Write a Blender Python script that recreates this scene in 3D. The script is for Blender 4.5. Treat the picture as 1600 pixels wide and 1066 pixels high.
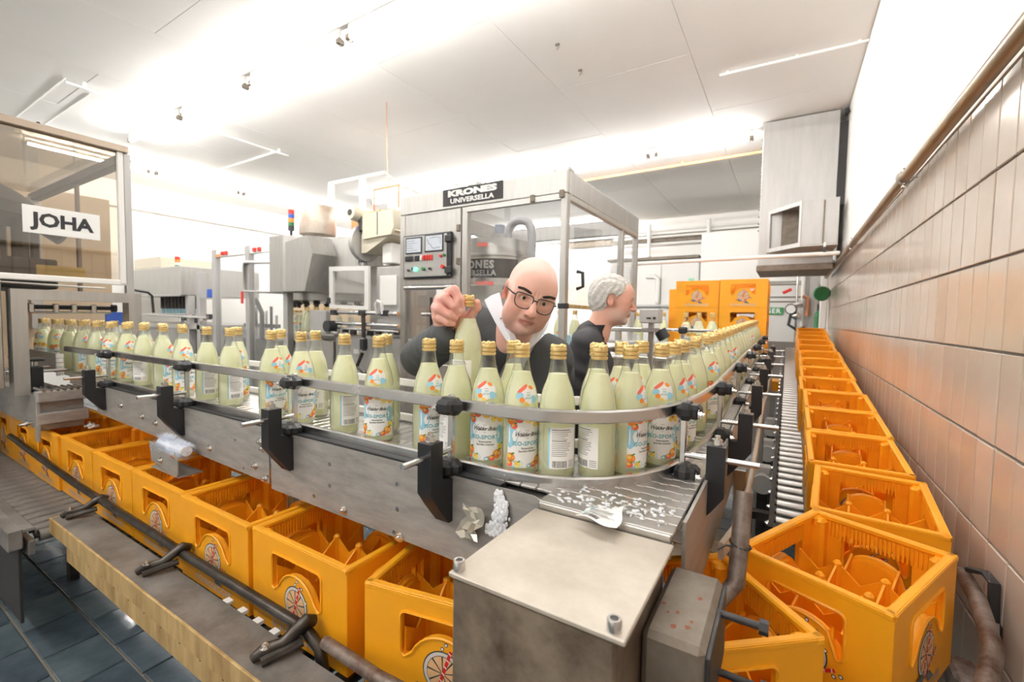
import bpy, bmesh, math, random
import numpy as np
from mathutils import Vector, Matrix, Euler
from mathutils.geometry import tessellate_polygon
for o in list(bpy.data.objects): bpy.data.objects.remove(o)
S = bpy.context.scene; COL = S.collection
rnd = random.Random(7); PI = math.pi
# ------------------------------------------------------------------ camera, world, exposure
ZC = 1.35
cd = bpy.data.cameras.new('camera'); cam = bpy.data.objects.new('camera', cd); COL.objects.link(cam)
cd.sensor_width = 36; cd.lens = 15.75; cd.clip_start = .02
RT = Matrix(((.85189, .04237, -.52201), (.52337, -.03555, .85132), (.01748, -.99847, -.05264)))  # filled below
def _rot():
    f = 700.
    def D(u, v): return np.array([(u - 800) / f, (v - 533) / f, 1.])
    Y = D(1230, 503); Y /= np.linalg.norm(Y); m = D(-320, 477); m /= np.linalg.norm(m)
    X = -(m - (m @ Y) * Y); X /= np.linalg.norm(X); Z = np.cross(X, Y)
    if Z[1] > 0: Z = -Z
    return np.array([X, Y, Z])
R3 = _rot()
cam.matrix_world = Matrix(((R3[0][0], -R3[0][1], -R3[0][2], 0), (R3[1][0], -R3[1][1], -R3[1][2], 0), (R3[2][0], -R3[2][1], -R3[2][2], ZC), (0, 0, 0, 1)))
cd.dof.use_dof = True; cd.dof.focus_distance = 1.15; cd.dof.aperture_fstop = 4.0
S.camera = cam
w = bpy.data.worlds.new('world'); S.world = w; w.use_nodes = True
w.node_tree.nodes['Background'].inputs[0].default_value = (.95, .97, 1, 1)
w.node_tree.nodes['Background'].inputs[1].default_value = .6
S.view_settings.view_transform = 'Standard'; S.view_settings.look = 'None'; S.view_settings.gamma = 1
S.view_settings.use_curve_mapping = False
S.view_settings.exposure = 0.08
TUBE = 150.0
S.cycles.max_bounces = 12; S.cycles.transparent_max_bounces = 24; S.cycles.diffuse_bounces = 8
S.cycles.glossy_bounces = 4; S.cycles.transmission_bounces = 6
# ------------------------------------------------------------------ materials
MATS = {}
def srgb(r, g, b):
    f = lambda c: (c / 255 / 12.92) if c <= 10 else ((c / 255 + .055) / 1.055) ** 2.4
    return (f(r), f(g), f(b), 1)
def mat(name, c, rough=.5, metal=0., var=0., vscale=6., stretch=(1, 1, 1), c2=None, bump=0., bscale=80., spec=.5, emit=0., trans=0., attr=False, coat=0., sss=0., rvar=0.):
    if name in MATS: return MATS[name]
    m = bpy.data.materials.new(name); m.use_nodes = True; nt = m.node_tree; N = nt.nodes; L = nt.links
    b = N['Principled BSDF']; b.inputs['Base Color'].default_value = c; b.inputs['Roughness'].default_value = rough
    b.inputs['Metallic'].default_value = metal; b.inputs['Specular IOR Level'].default_value = spec
    if coat: b.inputs['Coat Weight'].default_value = coat; b.inputs['Coat Roughness'].default_value = .08
    if trans: b.inputs['Transmission Weight'].default_value = trans
    if sss:
        b.inputs['Subsurface Weight'].default_value = sss; b.inputs['Subsurface Radius'].default_value = (.012, .005, .003)
        b.inputs['Subsurface Scale'].default_value = .6
    if emit: b.inputs['Emission Color'].default_value = c; b.inputs['Emission Strength'].default_value = emit
    if attr:
        a = N.new('ShaderNodeAttribute'); a.attribute_name = 'Col'; L.new(a.outputs['Color'], b.inputs['Base Color'])
    if var or c2 or bump or rvar:
        tc = N.new('ShaderNodeTexCoord'); mp = N.new('ShaderNodeMapping'); mp.inputs['Scale'].default_value = stretch
        L.new(tc.outputs['Object'], mp.inputs['Vector'])
    if var or c2 or rvar:
        n = N.new('ShaderNodeTexNoise'); n.inputs['Scale'].default_value = vscale; n.inputs['Detail'].default_value = 6; n.inputs['Roughness'].default_value = .65
        L.new(mp.outputs[0], n.inputs['Vector'])
        cr = N.new('ShaderNodeValToRGB'); cr.color_ramp.elements[0].position = .32; cr.color_ramp.elements[1].position = .68
        k = c2 if c2 else tuple(max(0, x * (1 - var)) for x in c[:3]) + (1,)
        cr.color_ramp.elements[0].color = k; cr.color_ramp.elements[1].color = c
        L.new(n.outputs['Fac'], cr.inputs[0])
        if not attr: L.new(cr.outputs[0], b.inputs['Base Color'])
        if rvar:
            mr = N.new('ShaderNodeMapRange'); mr.inputs['To Min'].default_value = rough - rvar; mr.inputs['To Max'].default_value = rough + rvar
            L.new(n.outputs['Fac'], mr.inputs['Value']); L.new(mr.outputs[0], b.inputs['Roughness'])
    if bump:
        n2 = N.new('ShaderNodeTexNoise'); n2.inputs['Scale'].default_value = bscale; n2.inputs['Detail'].default_value = 4
        L.new(mp.outputs[0], n2.inputs['Vector'])
        bp = N.new('ShaderNodeBump'); bp.inputs['Strength'].default_value = bump; bp.inputs['Distance'].default_value = .002
        L.new(n2.outputs['Fac'], bp.inputs['Height']); L.new(bp.outputs[0], b.inputs['Normal'])
    MATS[name] = m; return m
def glassmat(name, tint, refl=.06, dens=1.0, rough=.02):
    """thin clear sheet: straight-through light plus a fresnel mirror"""
    m = bpy.data.materials.new(name); m.use_nodes = True; nt = m.node_tree; N = nt.nodes; L = nt.links
    N.remove(N['Principled BSDF']); out = N['Material Output']
    t = N.new('ShaderNodeBsdfTransparent'); t.inputs[0].default_value = tint
    g = N.new('ShaderNodeBsdfGlossy'); g.inputs['Roughness'].default_value = rough
    lw = N.new('ShaderNodeLayerWeight'); lw.inputs['Blend'].default_value = .35
    mr = N.new('ShaderNodeMapRange'); mr.inputs['To Min'].default_value = refl; mr.inputs['To Max'].default_value = min(1, refl + .75 * dens)
    L.new(lw.outputs['Facing'], mr.inputs['Value'])
    mx = N.new('ShaderNodeMixShader'); L.new(mr.outputs[0], mx.inputs[0]); L.new(t.outputs[0], mx.inputs[1]); L.new(g.outputs[0], mx.inputs[2])
    L.new(mx.outputs[0], out.inputs[0]); MATS[name] = m; return m
M = {}
M['steel'] = mat('stainless steel', (.60, .585, .56, 1), .36, .95, var=.22, vscale=9, stretch=(1, 1, .25), rvar=.1)
M['steel_v'] = mat('brushed sheet steel', (.50, .485, .46, 1), .4, .8, var=.16, vscale=5, stretch=(6, 6, .5), rvar=.08)
M['steel_plate'] = mat('worn plate steel', (.46, .44, .41, 1), .42, .35, var=.35, vscale=7, stretch=(1.5, 1.5, 6), rvar=.12, bump=.1)
M['rail'] = mat('polished rail steel', (.72, .71, .70, 1), .25, 1., var=.15, vscale=14, rvar=.08)
M['chrome'] = mat('bright bolt steel', (.75, .73, .7, 1), .22, 1.)
M['dirtsteel'] = mat('stained dark steel', srgb(150, 136, 118), .5, .3, c2=srgb(74, 58, 44), vscale=9, bump=.3, bscale=40, rvar=.15)
M['lid'] = mat('dull lid steel', srgb(214, 206, 194), .42, .25, c2=srgb(176, 166, 152), vscale=5, rvar=.12)
M['greybox'] = mat('chipped grey paint', srgb(136, 128, 116), .55, .2, c2=srgb(112, 98, 84), vscale=14, bump=.2)
M['black'] = mat('black moulded plastic', srgb(34, 35, 38), .42)
M['rubber'] = mat('black rubber', srgb(26, 26, 28), .6)
M['darkmetal'] = mat('dark worn tube', srgb(88, 84, 80), .4, .8, c2=srgb(54, 48, 44), vscale=16, bump=.2)
M['wear'] = mat('rusty scuffed tube', srgb(150, 140, 132), .5, .5, c2=srgb(84, 60, 46), vscale=22, bump=.3)
M['yellow'] = mat('amber crate plastic', srgb(253, 174, 26), .42, var=.1, vscale=7, bump=.06, bscale=220)
M['white'] = mat('white paint', srgb(238, 236, 232), .55)
M['plaster'] = mat('white plaster', srgb(244, 242, 238), .7, var=.03, vscale=2, bump=.15, bscale=60)
M['ceil'] = mat('painted ceiling board', srgb(240, 237, 233), .75, var=.03, vscale=1.6, bump=.2, bscale=90)
M['tile'] = mat('beige glazed wall tile', srgb(202, 186, 171), .22, var=.07, vscale=3, coat=.3)
M['tile2'] = mat('pale beige glazed wall tile', srgb(206, 191, 177), .22, var=.06, vscale=4, coat=.3)
M['tile3'] = mat('peach beige glazed wall tile', srgb(198, 180, 163), .24, var=.08, vscale=4, coat=.3)
M['grout'] = mat('grey grout', srgb(112, 104, 97), .8)
M['ftile'] = mat('blue grey floor tile', srgb(88, 102, 112), .16, c2=srgb(58, 70, 80), vscale=6, coat=.4, bump=.12, bscale=30)
M['ftile2'] = mat('teal grey floor tile', srgb(100, 114, 120), .14, c2=srgb(68, 82, 90), vscale=5, coat=.4, bump=.12, bscale=30)
M['fgrout'] = mat('dark floor grout', srgb(150, 144, 134), .6)
M['gold'] = mat('gold bottle cap', srgb(238, 210, 146), .34, .75, var=.15, vscale=60)
M['tin'] = mat('bright galvanised sheet', (.52, .51, .495, 1), .5, .5, var=.14, vscale=3, stretch=(4, 4, .6))
M['beige'] = mat('beige enamel', srgb(206, 198, 178), .4)
M['red'] = mat('red plastic', srgb(214, 52, 44), .4)
M['blue'] = mat('blue plastic', srgb(58, 96, 190), .4)
M['orangeb'] = mat('orange board', srgb(232, 150, 96), .6)
M['green'] = mat('green sign', srgb(70, 150, 96), .5)
M['dgreen'] = mat('dark green enamel', srgb(40, 112, 62), .45)
M['paper'] = mat('white paper', srgb(240, 240, 238), .6)
M['ink'] = mat('black ink', srgb(40, 40, 44), .6)
M['lightblue'] = mat('pale blue tray', srgb(160, 198, 212), .45)
M['copper'] = mat('copper pipe', srgb(206, 142, 108), .35, .8)
M['foam'] = mat('white foam', srgb(240, 243, 248), .9, bump=.6, bscale=180)
M['wood'] = mat('dirty cream painted steel', srgb(204, 176, 122), .5, c2=srgb(150, 118, 70), vscale=6, stretch=(3, 3, .7), bump=.2)
M['ledge'] = mat('scuffed grey ledge steel', srgb(150, 147, 144), .42, .25, c2=srgb(104, 98, 92), vscale=8, rvar=.12, bump=.15)
M['dark'] = mat('dark machine paint', srgb(46, 44, 44), .55)
M['wallbeige'] = mat('tan tile panel', srgb(206, 184, 156), .4, var=.1, vscale=3)
M['white_em'] = mat('pale enamel cabinet', srgb(226, 224, 220), .4)
def emis(name, c, s):
    m = bpy.data.materials.new(name); m.use_nodes = True; b = m.node_tree.nodes['Principled BSDF']
    b.inputs['Base Color'].default_value = c; b.inputs['Emission Color'].default_value = c; b.inputs['Emission Strength'].default_value = s
    return m
M['tube'] = emis('fluorescent tube', (1, .985, .96, 1), TUBE)
M['ledgreen'] = emis('green lit button', (.2, 1, .5, 1), 1.5)
M['glass'] = glassmat('clear bottle glass', (.97, .985, .975, 1), .05, .75)
M['pane'] = glassmat('clear acrylic pane', (.985, .988, .99, 1), .03, .45)
M['smoke'] = glassmat('smoky acrylic pane', (.80, .76, .70, 1), .10, .5)
M['lens'] = glassmat('spectacle lens', (.985, .985, .985, 1), .03, .3)
# ------------------------------------------------------------------ mesh building
def V3(*a): return np.array(a, float)
class MB:
    def __init__(s): s.v = []; s.f = []; s.m = []; s.n = 0; s.mats = []
    def mi(s, m):
        if m is None: return 0
        if m not in s.mats: s.mats.append(m)
        return s.mats.index(m)
    def add(s, vs, fs, m=None):
        k = s.mi(m); s.v.extend([tuple(map(float, p)) for p in vs]); s.f.extend([tuple(i + s.n for i in f) for f in fs]); s.m.extend([k] * len(fs)); s.n += len(vs); return s
    def box(s, c, d, m=None, ch=0., rot=None):
        x, y, z = [q / 2 for q in d]; ch = min(ch, x * .9, y * .9, z * .9)
        if ch <= 0:
            vs = [(a * x, b * y, e * z) for a in (-1, 1) for b in (-1, 1) for e in (-1, 1)]
            fs = [(0, 1, 3, 2), (4, 6, 7, 5), (0, 4, 5, 1), (2, 3, 7, 6), (0, 2, 6, 4), (1, 5, 7, 3)]
        else:
            vs = []; ix = {}
            for a in (-1, 1):
                for b in (-1, 1):
                    for e in (-1, 1):
                        for k in range(3):
                            p = [a * (x - ch), b * (y - ch), e * (z - ch)]; p[k] = (a * x, b * y, e * z)[k]
                            ix[a, b, e, k] = len(vs); vs.append(p)
            fs = []
            for sg in (-1, 1):
                fs.append([ix[sg, b, e, 0] for b, e in ((-1, -1), (1, -1), (1, 1), (-1, 1))][::sg])
                fs.append([ix[a, sg, e, 1] for a, e in ((-1, -1), (-1, 1), (1, 1), (1, -1))][::sg])
                fs.append([ix[a, b, sg, 2] for a, b in ((-1, -1), (1, -1), (1, 1), (-1, 1))][::sg])
            for p in (-1, 1):
                for q in (-1, 1):
                    fs.append([ix[p, q, -1, 0], ix[p, q, 1, 0], ix[p, q, 1, 1], ix[p, q, -1, 1]][::p * q])
                    fs.append([ix[p, -1, q, 0], ix[p, -1, q, 2], ix[p, 1, q, 2], ix[p, 1, q, 0]][::p * q])
                    fs.append([ix[-1, p, q, 1], ix[-1, p, q, 2], ix[1, p, q, 2], ix[1, p, q, 1]][::-p * q])
            for a in (-1, 1):
                for b in (-1, 1):
                    for e in (-1, 1): fs.append([ix[a, b, e, 0], ix[a, b, e, 1], ix[a, b, e, 2]][::a * b * e])
        vs = np.array(vs, float)
        if rot is not None: vs = vs @ np.array(rot).T
        return s.add(vs + np.array(c, float), fs, m)
    def bx(s, x0, x1, y0, y1, z0, z1, m=None, ch=0.): return s.box(((x0 + x1) / 2, (y0 + y1) / 2, (z0 + z1) / 2), (abs(x1 - x0), abs(y1 - y0), abs(z1 - z0)), m, ch)
    def tube(s, pts, r, m=None, seg=10, cap=True, closed=False, flat=None):
        """sweep; r number or list; flat=(w,h) gives a rectangular bar kept upright"""
        P = [np.array(p, float) for p in pts]; n = len(P); rr = r if hasattr(r, '__len__') else [r] * n
        T = []
        for i in range(n):
            a = P[i - 1] if (i or closed) else P[i]; b = P[(i + 1) % n] if (i < n - 1 or closed) else P[i]
            t = b - a; T.append(t / (np.linalg.norm(t) + 1e-12))
        up = np.array([0, 0, 1.]) if abs(T[0][2]) < .95 else np.array([0, 1., 0])
        vs = []; prev = None
        for i in range(n):
            t = T[i]
            if flat is not None or prev is None: u = np.cross(t, up)
            else: u = prev - t * (prev @ t)
            u /= np.linalg.norm(u) + 1e-12; prev = u; v = np.cross(u, t)
            if flat is not None:
                a, b = flat[0] / 2, flat[1] / 2; c = min(a, b) * .45
                prof = [(a, -b + c), (a, b - c), (a - c, b), (-a + c, b), (-a, b - c), (-a, -b + c), (-a + c, -b), (a - c, -b)]
                for x, y in prof: vs.append(P[i] + u * x + v * y)
            else:
                for k in range(seg):
                    q = 2 * PI * k / seg; vs.append(P[i] + (u * math.cos(q) + v * math.sin(q)) * rr[i])
        g = 8 if flat is not None else seg; fs = []
        for i in range(n if closed else n - 1):
            j = (i + 1) % n
            for k in range(g): fs.append((i * g + k, i * g + (k + 1) % g, j * g + (k + 1) % g, j * g + k))
        if cap and not closed: fs.append(tuple(range(g))[::-1]); fs.append(tuple((n - 1) * g + k for k in range(g)))
        return s.add(vs, fs, m)
    def cyl(s, a, b, r, m=None, seg=12, r2=None): return s.tube([a, b], [r, r if r2 is None else r2], m, seg)
    def lathe(s, prof, m=None, seg=24, o=(0, 0, 0), cap=True, axis='z'):
        vs = []; n = len(prof)
        for r, z in prof:
            for k in range(seg):
                q = 2 * PI * k / seg; p = (r * math.cos(q), r * math.sin(q), z)
                if axis == 'y': p = (p[0], p[2], p[1])
                elif axis == 'x': p = (p[2], p[0], p[1])
                vs.append((p[0] + o[0], p[1] + o[1], p[2] + o[2]))
        fs = [(i * seg + k, i * seg + (k + 1) % seg, (i + 1) * seg + (k + 1) % seg, (i + 1) * seg + k) for i in range(n - 1) for k in range(seg)]
        if axis == 'y': fs = [f[::-1] for f in fs]
        if cap:
            a, b = tuple(range(seg))[::-1], tuple((n - 1) * seg + k for k in range(seg))
            if axis == 'y': a, b = a[::-1], b[::-1]
            fs += [a, b]
        return s.add(vs, fs, m)
    def ball(s, c, r, m=None, u=10, v=6):
        r = (r, r, r) if not hasattr(r, '__len__') else r
        vs = [(c[0], c[1], c[2] - r[2])]
        for i in range(1, v):
            a = -PI / 2 + PI * i / v
            for k in range(u):
                q = 2 * PI * k / u; vs.append((c[0] + r[0] * math.cos(a) * math.cos(q), c[1] + r[1] * math.cos(a) * math.sin(q), c[2] + r[2] * math.sin(a)))
        vs.append((c[0], c[1], c[2] + r[2])); e = len(vs) - 1
        fs = [(0, 1 + (k + 1) % u, 1 + k) for k in range(u)]
        for i in range(v - 2):
            for k in range(u): fs.append((1 + i * u + k, 1 + i * u + (k + 1) % u, 1 + (i + 1) * u + (k + 1) % u, 1 + (i + 1) * u + k))
        fs += [(1 + (v - 2) * u + k, 1 + (v - 2) * u + (k + 1) % u, e) for k in range(u)]
        return s.add(vs, fs, m)
    def prism(s, outer, d0, d1, fr, m=None, holes=()):
        """polygon(s) in the plane fr=(origin,U,V,N) extruded from N*d0 to N*d1, with holes"""
        o, U, Vv, Nn = [np.array(q, float) for q in fr]
        loops = [list(outer)] + [list(h) for h in holes]
        tri = tessellate_polygon([[Vector((x, y, 0)) for x, y in l] for l in loops]); flat = [p for l in loops for p in l]; n = len(flat)
        P = np.array([o + U * x + Vv * y for x, y in flat]); vs = list(P + Nn * d0) + list(P + Nn * d1); fs = []
        for t in tri:
            a, b, c = [flat[i] for i in t]
            if (b[0] - a[0]) * (c[1] - a[1]) - (b[1] - a[1]) * (c[0] - a[0]) < 0: t = (t[0], t[2], t[1])
            if d1 < d0: t = t[::-1]
            fs.append(tuple(i + n for i in t)); fs.append(tuple(t)[::-1])
        k = 0
        for li, l in enumerate(loops):
            area = sum(l[i][0] * l[(i + 1) % len(l)][1] - l[(i + 1) % len(l)][0] * l[i][1] for i in range(len(l)))
            for i in range(len(l)):
                a, b = k + i, k + (i + 1) % len(l); q = (a, b, b + n, a + n)
                if (area > 0) == (li > 0): q = q[::-1]
                if d1 < d0: q = q[::-1]
                fs.append(q)
            k += len(l)
        return s.add(vs, fs, m)
    def bolt(s, c, n, r=.008, h=.006, m=None):
        c = np.array(c, float); n = np.array(n, float); s.cyl(c, c + n * .0015, r * 1.5, m, 12); s.cyl(c + n * .0015, c + n * (h + .0015), r, m, 6); return s.cyl(c + n * (h + .0015), c + n * (h + .006), r * .5, m, 8)
    def mesh(s, name, off=(0, 0, 0), sharp=38):
        me = bpy.data.meshes.new(name); ox, oy, oz = off
        me.from_pydata([(x - ox, y - oy, z - oz) for x, y, z in s.v], [], s.f)
        me.polygons.foreach_set('material_index', s.m)
        for m in s.mats: me.materials.append(m)
        me.polygons.foreach_set('use_smooth', [True] * len(me.polygons)); me.update(); me.set_sharp_from_angle(angle=math.radians(sharp))
        return me
def origin(p):
    v = Vector((0, 0, 0))
    while p is not None: v = v + p.location; p = p.parent
    return v
def part(name, mb, parent=None, m=None, label=None, sharp=38, kind=None):
    """ONE mesh object out of a builder, in world coordinates relative to an unrotated parent"""
    if m is not None:
        if not mb.mats: mb.mats = [m]
    off = origin(parent); o = bpy.data.objects.new(name, mb.mesh(name, off, sharp)); COL.objects.link(o)
    if parent is not None: o.parent = parent
    if label: o['label'] = label
    if kind: o['kind'] = kind
    return o
def obj_of(name, me, parent=None, loc=(0, 0, 0), rz=0.):
    o = bpy.data.objects.new(name, me); COL.objects.link(o); o.location = loc; o.rotation_euler[2] = rz
    if parent is not None: o.parent = parent
    return o
def tag(o, label, cat, group=None):
    o['label'] = label; o['category'] = cat
    if group: o['group'] = group
    return o
def thing(name, label, cat, loc=(0, 0, 0), group=None, rz=0.):
    o = bpy.data.objects.new(name, None); COL.objects.link(o); o.location = loc; o.rotation_euler[2] = rz; o.empty_display_size = .05
    return tag(o, label, cat, group)
def structure(name, mb=None, m=None, loc=(0, 0, 0)):
    if mb is None:
        o = bpy.data.objects.new(name, None); COL.objects.link(o); o.location = loc
    else: o = part(name, mb, None, m)
    o['kind'] = 'structure'; return o
KIDS = {}
def copy_tree(o, parent=None):
    c = o.copy(); COL.objects.link(c)
    if parent is not None: c.parent = parent
    for ch in list(o.children): copy_tree(ch, c)
    return c
_txt = {}
def text_polys(txt, size=1., shear=0., bold=0., spacing=1., align='CENTER'):
    """flat lettering as (verts, faces) in the xy plane"""
    key = (txt, size, shear, bold, spacing, align)
    if key in _txt: return _txt[key]
    c = bpy.data.curves.new('t', 'FONT'); c.body = txt; c.size = size; c.shear = shear; c.offset = bold; c.space_character = spacing; c.align_x = align; c.align_y = 'CENTER'; c.resolution_u = 2
    o = bpy.data.objects.new('t', c); COL.objects.link(o); dg = bpy.context.evaluated_depsgraph_get(); dg.update()
    me = bpy.data.meshes.new_from_object(o.evaluated_get(dg))
    vs = [tuple(v.co) for v in me.vertices]; fs = [tuple(p.vertices) for p in me.polygons]
    bpy.data.objects.remove(o); bpy.data.curves.remove(c); bpy.data.meshes.remove(me)
    _txt[key] = (vs, fs); return _txt[key]
def put_text(mb, txt, fr, size, m, lift=.0006, **k):
    o, U, Vv, Nn = [np.array(q, float) for q in fr]; vs, fs = text_polys(txt, size, **k)
    mb.add([o + U * v[0] + Vv * v[1] + Nn * lift for v in vs], fs, m)
def ordinal(n):
    return ['first', 'second', 'third', 'fourth', 'fifth', 'sixth', 'seventh', 'eighth', 'ninth', 'tenth', 'eleventh', 'twelfth', 'thirteenth', 'fourteenth', 'fifteenth', 'sixteenth', 'seventeenth', 'eighteenth', 'nineteenth', 'twentieth', 'twenty-first', 'twenty-second', 'twenty-third', 'twenty-fourth', 'twenty-fifth', 'twenty-sixth', 'twenty-seventh', 'twenty-eighth', 'twenty-ninth', 'thirtieth', 'thirty-first', 'thirty-second', 'thirty-third', 'thirty-fourth', 'thirty-fifth', 'thirty-sixth', 'thirty-seventh', 'thirty-eighth', 'thirty-ninth', 'fortieth', 'forty-first', 'forty-second', 'forty-third', 'forty-fourth', 'forty-fifth', 'forty-sixth', 'forty-seventh', 'forty-eighth', 'forty-ninth', 'fiftieth'][n]
def arc(cx, cy, r, a0, a1, n, z=None):
    out = []
    for i in range(n + 1):
        q = math.radians(a0 + (a1 - a0) * i / n); p = (cx + r * math.cos(q), cy + r * math.sin(q)); out.append(p if z is None else p + (z,))
    return out
# ------------------------------------------------------------------ the room
XW = .475; ZCE = 3.65; YB = 10.6; XL = -10.3; YF = -4.5
TP = .125; TH = .25
wr = structure('wall_right', MB().bx(XW + .008, XW + .2, YF, YB, -.03, ZCE, M['grout']))
mb = MB().bx(XW - .004, XW + .01, YF, YB, 2.03, ZCE, M['plaster']); part('plaster', mb, wr)
tmesh = []
for k, mm in enumerate((M['tile'], M['tile2'], M['tile3'])):
    tmesh.append(MB().box((0, 0, 0), (.014, TP - .0065, TH - .0075), mm, .002).mesh('tile'))
far = MB(); rows = [i for i in range(8)]
for i in range(8):
    zc = .03 + TH * (i + .5)
    y = 1.15 + (.0 if i % 2 else .0)
    j = 0
    while y < YB - TP:
        if y < 4.0 and y > 1.1 and i >= 1:
            o = obj_of('tile', tmesh[rnd.choice((0, 0, 1, 1, 2))], wr, (XW + .0075 + rnd.uniform(-.0008, .0008), y + TP / 2, zc))
        else: far.box((XW + .0075, y + TP / 2, zc), (.014, TP - .005, TH - .006), (M['tile'], M['tile2'], M['tile3'])[rnd.choice((0, 0, 1, 1, 2))])
        y += TP; j += 1
y = 1.15 - TP
while y > YF:
    for i in range(8): far.box((XW + .0075, y + TP / 2, .03 + TH * (i + .5)), (.014, TP - .005, TH - .006), (M['tile'], M['tile2'])[i % 2])
    y -= TP
part('far_tiles', far, wr, kind='stuff')
structure('wall_back', MB().bx(XL, XW + .2, YB, YB + .2, -.03, ZCE, M['plaster']))
structure('wall_left', MB().bx(XL - .2, XL, YF, YB, -.03, ZCE, M['plaster']))
structure('wall_front', MB().bx(XL, XW + .2, YF - .2, YF, -.03, ZCE, M['plaster']))
# floor with wet blue-grey tiles laid in a half bond
fl = structure('floor', MB().bx(XL, XW + .2, YF, YB, -.2, -.012, M['fgrout']))
fm = [MB().box((0, 0, 0), (.258, .168, .024), mm, .002).mesh('tile') for mm in (M['ftile'], M['ftile2'])]
farf = MB()
for j in range(-24, 58):
    yc = .655 + .178 * (j + .5)
    for i in range(-40, 44):
        xc = -2.4 + .268 * i + (.134 if j % 2 else 0)
        if xc < XL or xc > XW: continue
        zz = -.012 + rnd.uniform(-.001, .001); k = rnd.choice((0, 0, 1))
        near = (-3.9 < xc < -.9 and -.1 < yc < 1.0) or (-.6 < xc < .4 and 1.0 < yc < 2.6)
        if near: obj_of('tile', fm[k], fl, (xc, yc, zz))
        else: farf.box((xc, yc, zz), (.258, .168, .024), (M['ftile'], M['ftile2'])[k])
part('far_tiles', farf, fl, kind='stuff')
# ceiling of painted boards with fine joints
ce = structure('ceiling', MB().bx(XL, XW + .2, YF, YB, ZCE + .004, ZCE + .15, M['ceil']))
xs = [XW - .03 - 1.25 * i for i in range(11)]; ys = [YF + 2.48 * i for i in range(8)]
for a in range(len(xs) - 1):
    for b in range(len(ys) - 1):
        sh = 1.24 if a % 2 else 0
        x1, x0 = xs[a] - .002, xs[a + 1] + .002; y0, y1 = ys[b] - sh + .002, min(ys[b + 1] - sh - .002, YB)
        if y1 - max(y0, YF) < .1 or x1 < XL: continue
        part('ceiling_board', MB().bx(max(x0, XL), x1, max(y0, YF), y1, ZCE - .006 - rnd.uniform(0, .002), ZCE + .006, M['ceil']), ce)
# lowered bulkhead with pale upper wall across the left back of the hall
structure('trim_1', MB().bx(XL, XL + .12, -1, YB, 3.2, ZCE, M['ceil']))
structure('trim_2', MB().bx(XL, XW, YB - .12, YB, 3.28, 3.40, M['white']))
structure('trim_3', MB().bx(-4.8, XW, YB - .05, YB, 3.12, 3.28, M['greybox']))
# surface conduits on the ceiling
def conduit(p0, p1, lab, m=None, r=.012, name='conduit'):
    t = thing(name, lab, 'pipe', ((p0[0] + p1[0]) / 2, (p0[1] + p1[1]) / 2, (p0[2] + p1[2]) / 2))
    part('pipe', MB().tube([p0, p1], r, m or M['white'], 8), t)
    a, b = np.array(p0), np.array(p1)
    for k in ((.06, .55, .94) if r > .008 else ()): q = a + (b - a) * k; part('clip', MB().box((q[0], q[1], (q[2] - r + 3.645) / 2), (2 * r + .002, 2 * r + .002, 3.645 - q[2] + r), m or M['white'], .003), t)
conduit((-6.15, 1.55, 3.588), (-6.15, 3.86, 3.588), 'long white conduit crossing the lamp row on the ceiling at left')
conduit((-8.55, 3.755, 3.625), (-6.2, 3.74, 3.625), 'short white conduit on the ceiling left of the beacon, beyond the lamp row')
conduit((-.63, 4.64, 3.625), (.47, 4.66, 3.625), 'white conduit on the ceiling running to the right wall')
conduit((-3.2, 6.95, 3.60), (.1, 6.88, 3.60), 'thin orange pipe on the ceiling behind the far lamp row', mat('orange pipe', srgb(240, 190, 130), .5), .018, 'ceiling_pipe')
conduit((-8.55, 1.56, 3.640), (-6.2, 1.56, 3.640), 'white conduit on the ceiling above the smoky machine at far left, nearer one', None, .005)
conduit((-8.55, 1.80, 3.640), (-6.4, 1.80, 3.640), 'flat white conduit on the ceiling above the smoky machine, farther one', None, .005)
for x, y in ((-1.74, 3.49), (-1.73, 3.95)):
    t = thing('ceiling_hook', 'small metal hook on a ceiling joint, %s the camera' % ('nearer to' if y < 3.6 else 'farther from'), 'hook', (x, y, 3.64))
    part('plate', MB().cyl((x, y, 3.645), (x, y, 3.637), .02, M['greybox'], 10), t); part('hook', MB().tube([(x, y, 3.637), (x + .012, y, 3.615), (x - .008, y, 3.60)], .005, M['greybox'], 6), t)
# fluorescent strip lamps: every tube a lamp of its own
def strip(x0, y0, x1, y1, lab, grp):
    z = 3.535; cx, cy = (x0 + x1) / 2, (y0 + y1) / 2; al = abs(x1 - x0) > abs(y1 - y0)
    t = thing('fluorescent_lamp', lab, 'lamp', (cx, cy, 3.64), grp)
    part('tube', MB().cyl((x0, y0, z), (x1, y1, z), .016, M['tube'], 8), t)
    if al: h = MB().bx(x0, x1, y0 - .02, y0 + .02, 3.60, 3.642, M['white'], .004)
    else: h = MB().bx(x0 - .02, x0 + .02, y0, y1, 3.60, 3.642, M['white'], .004)
    part('housing', h, t)
    for p in ((x0, y0), (x1, y1)):
        e = MB().box((p[0], p[1], 3.54), (.05, .06, .05) if al else (.06, .05, .05), M['greybox'], .006); e.cyl((p[0], p[1], 3.642), (p[0], p[1], 3.51), .014, M['white'], 8)
        part('lamp_holder', e, t)
r1 = [.25, -1.15, -2.41, -3.11 - .0, -4.52, -5.91, -7.36, -8.3]
r1 = [.35, -.95, -2.05, -3.11, -4.52, -5.91, -7.36]
for i in range(len(r1) - 1):
    strip(r1[i] - .06, 2.44, r1[i + 1] + .06, 2.44, 'lit fluorescent tube in the near ceiling row, %s from the right wall' % ordinal(i), 'near row of ceiling lamps')
r2 = [-.40, -1.63, -3.0, -4.39, -5.75, -7.1]
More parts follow.
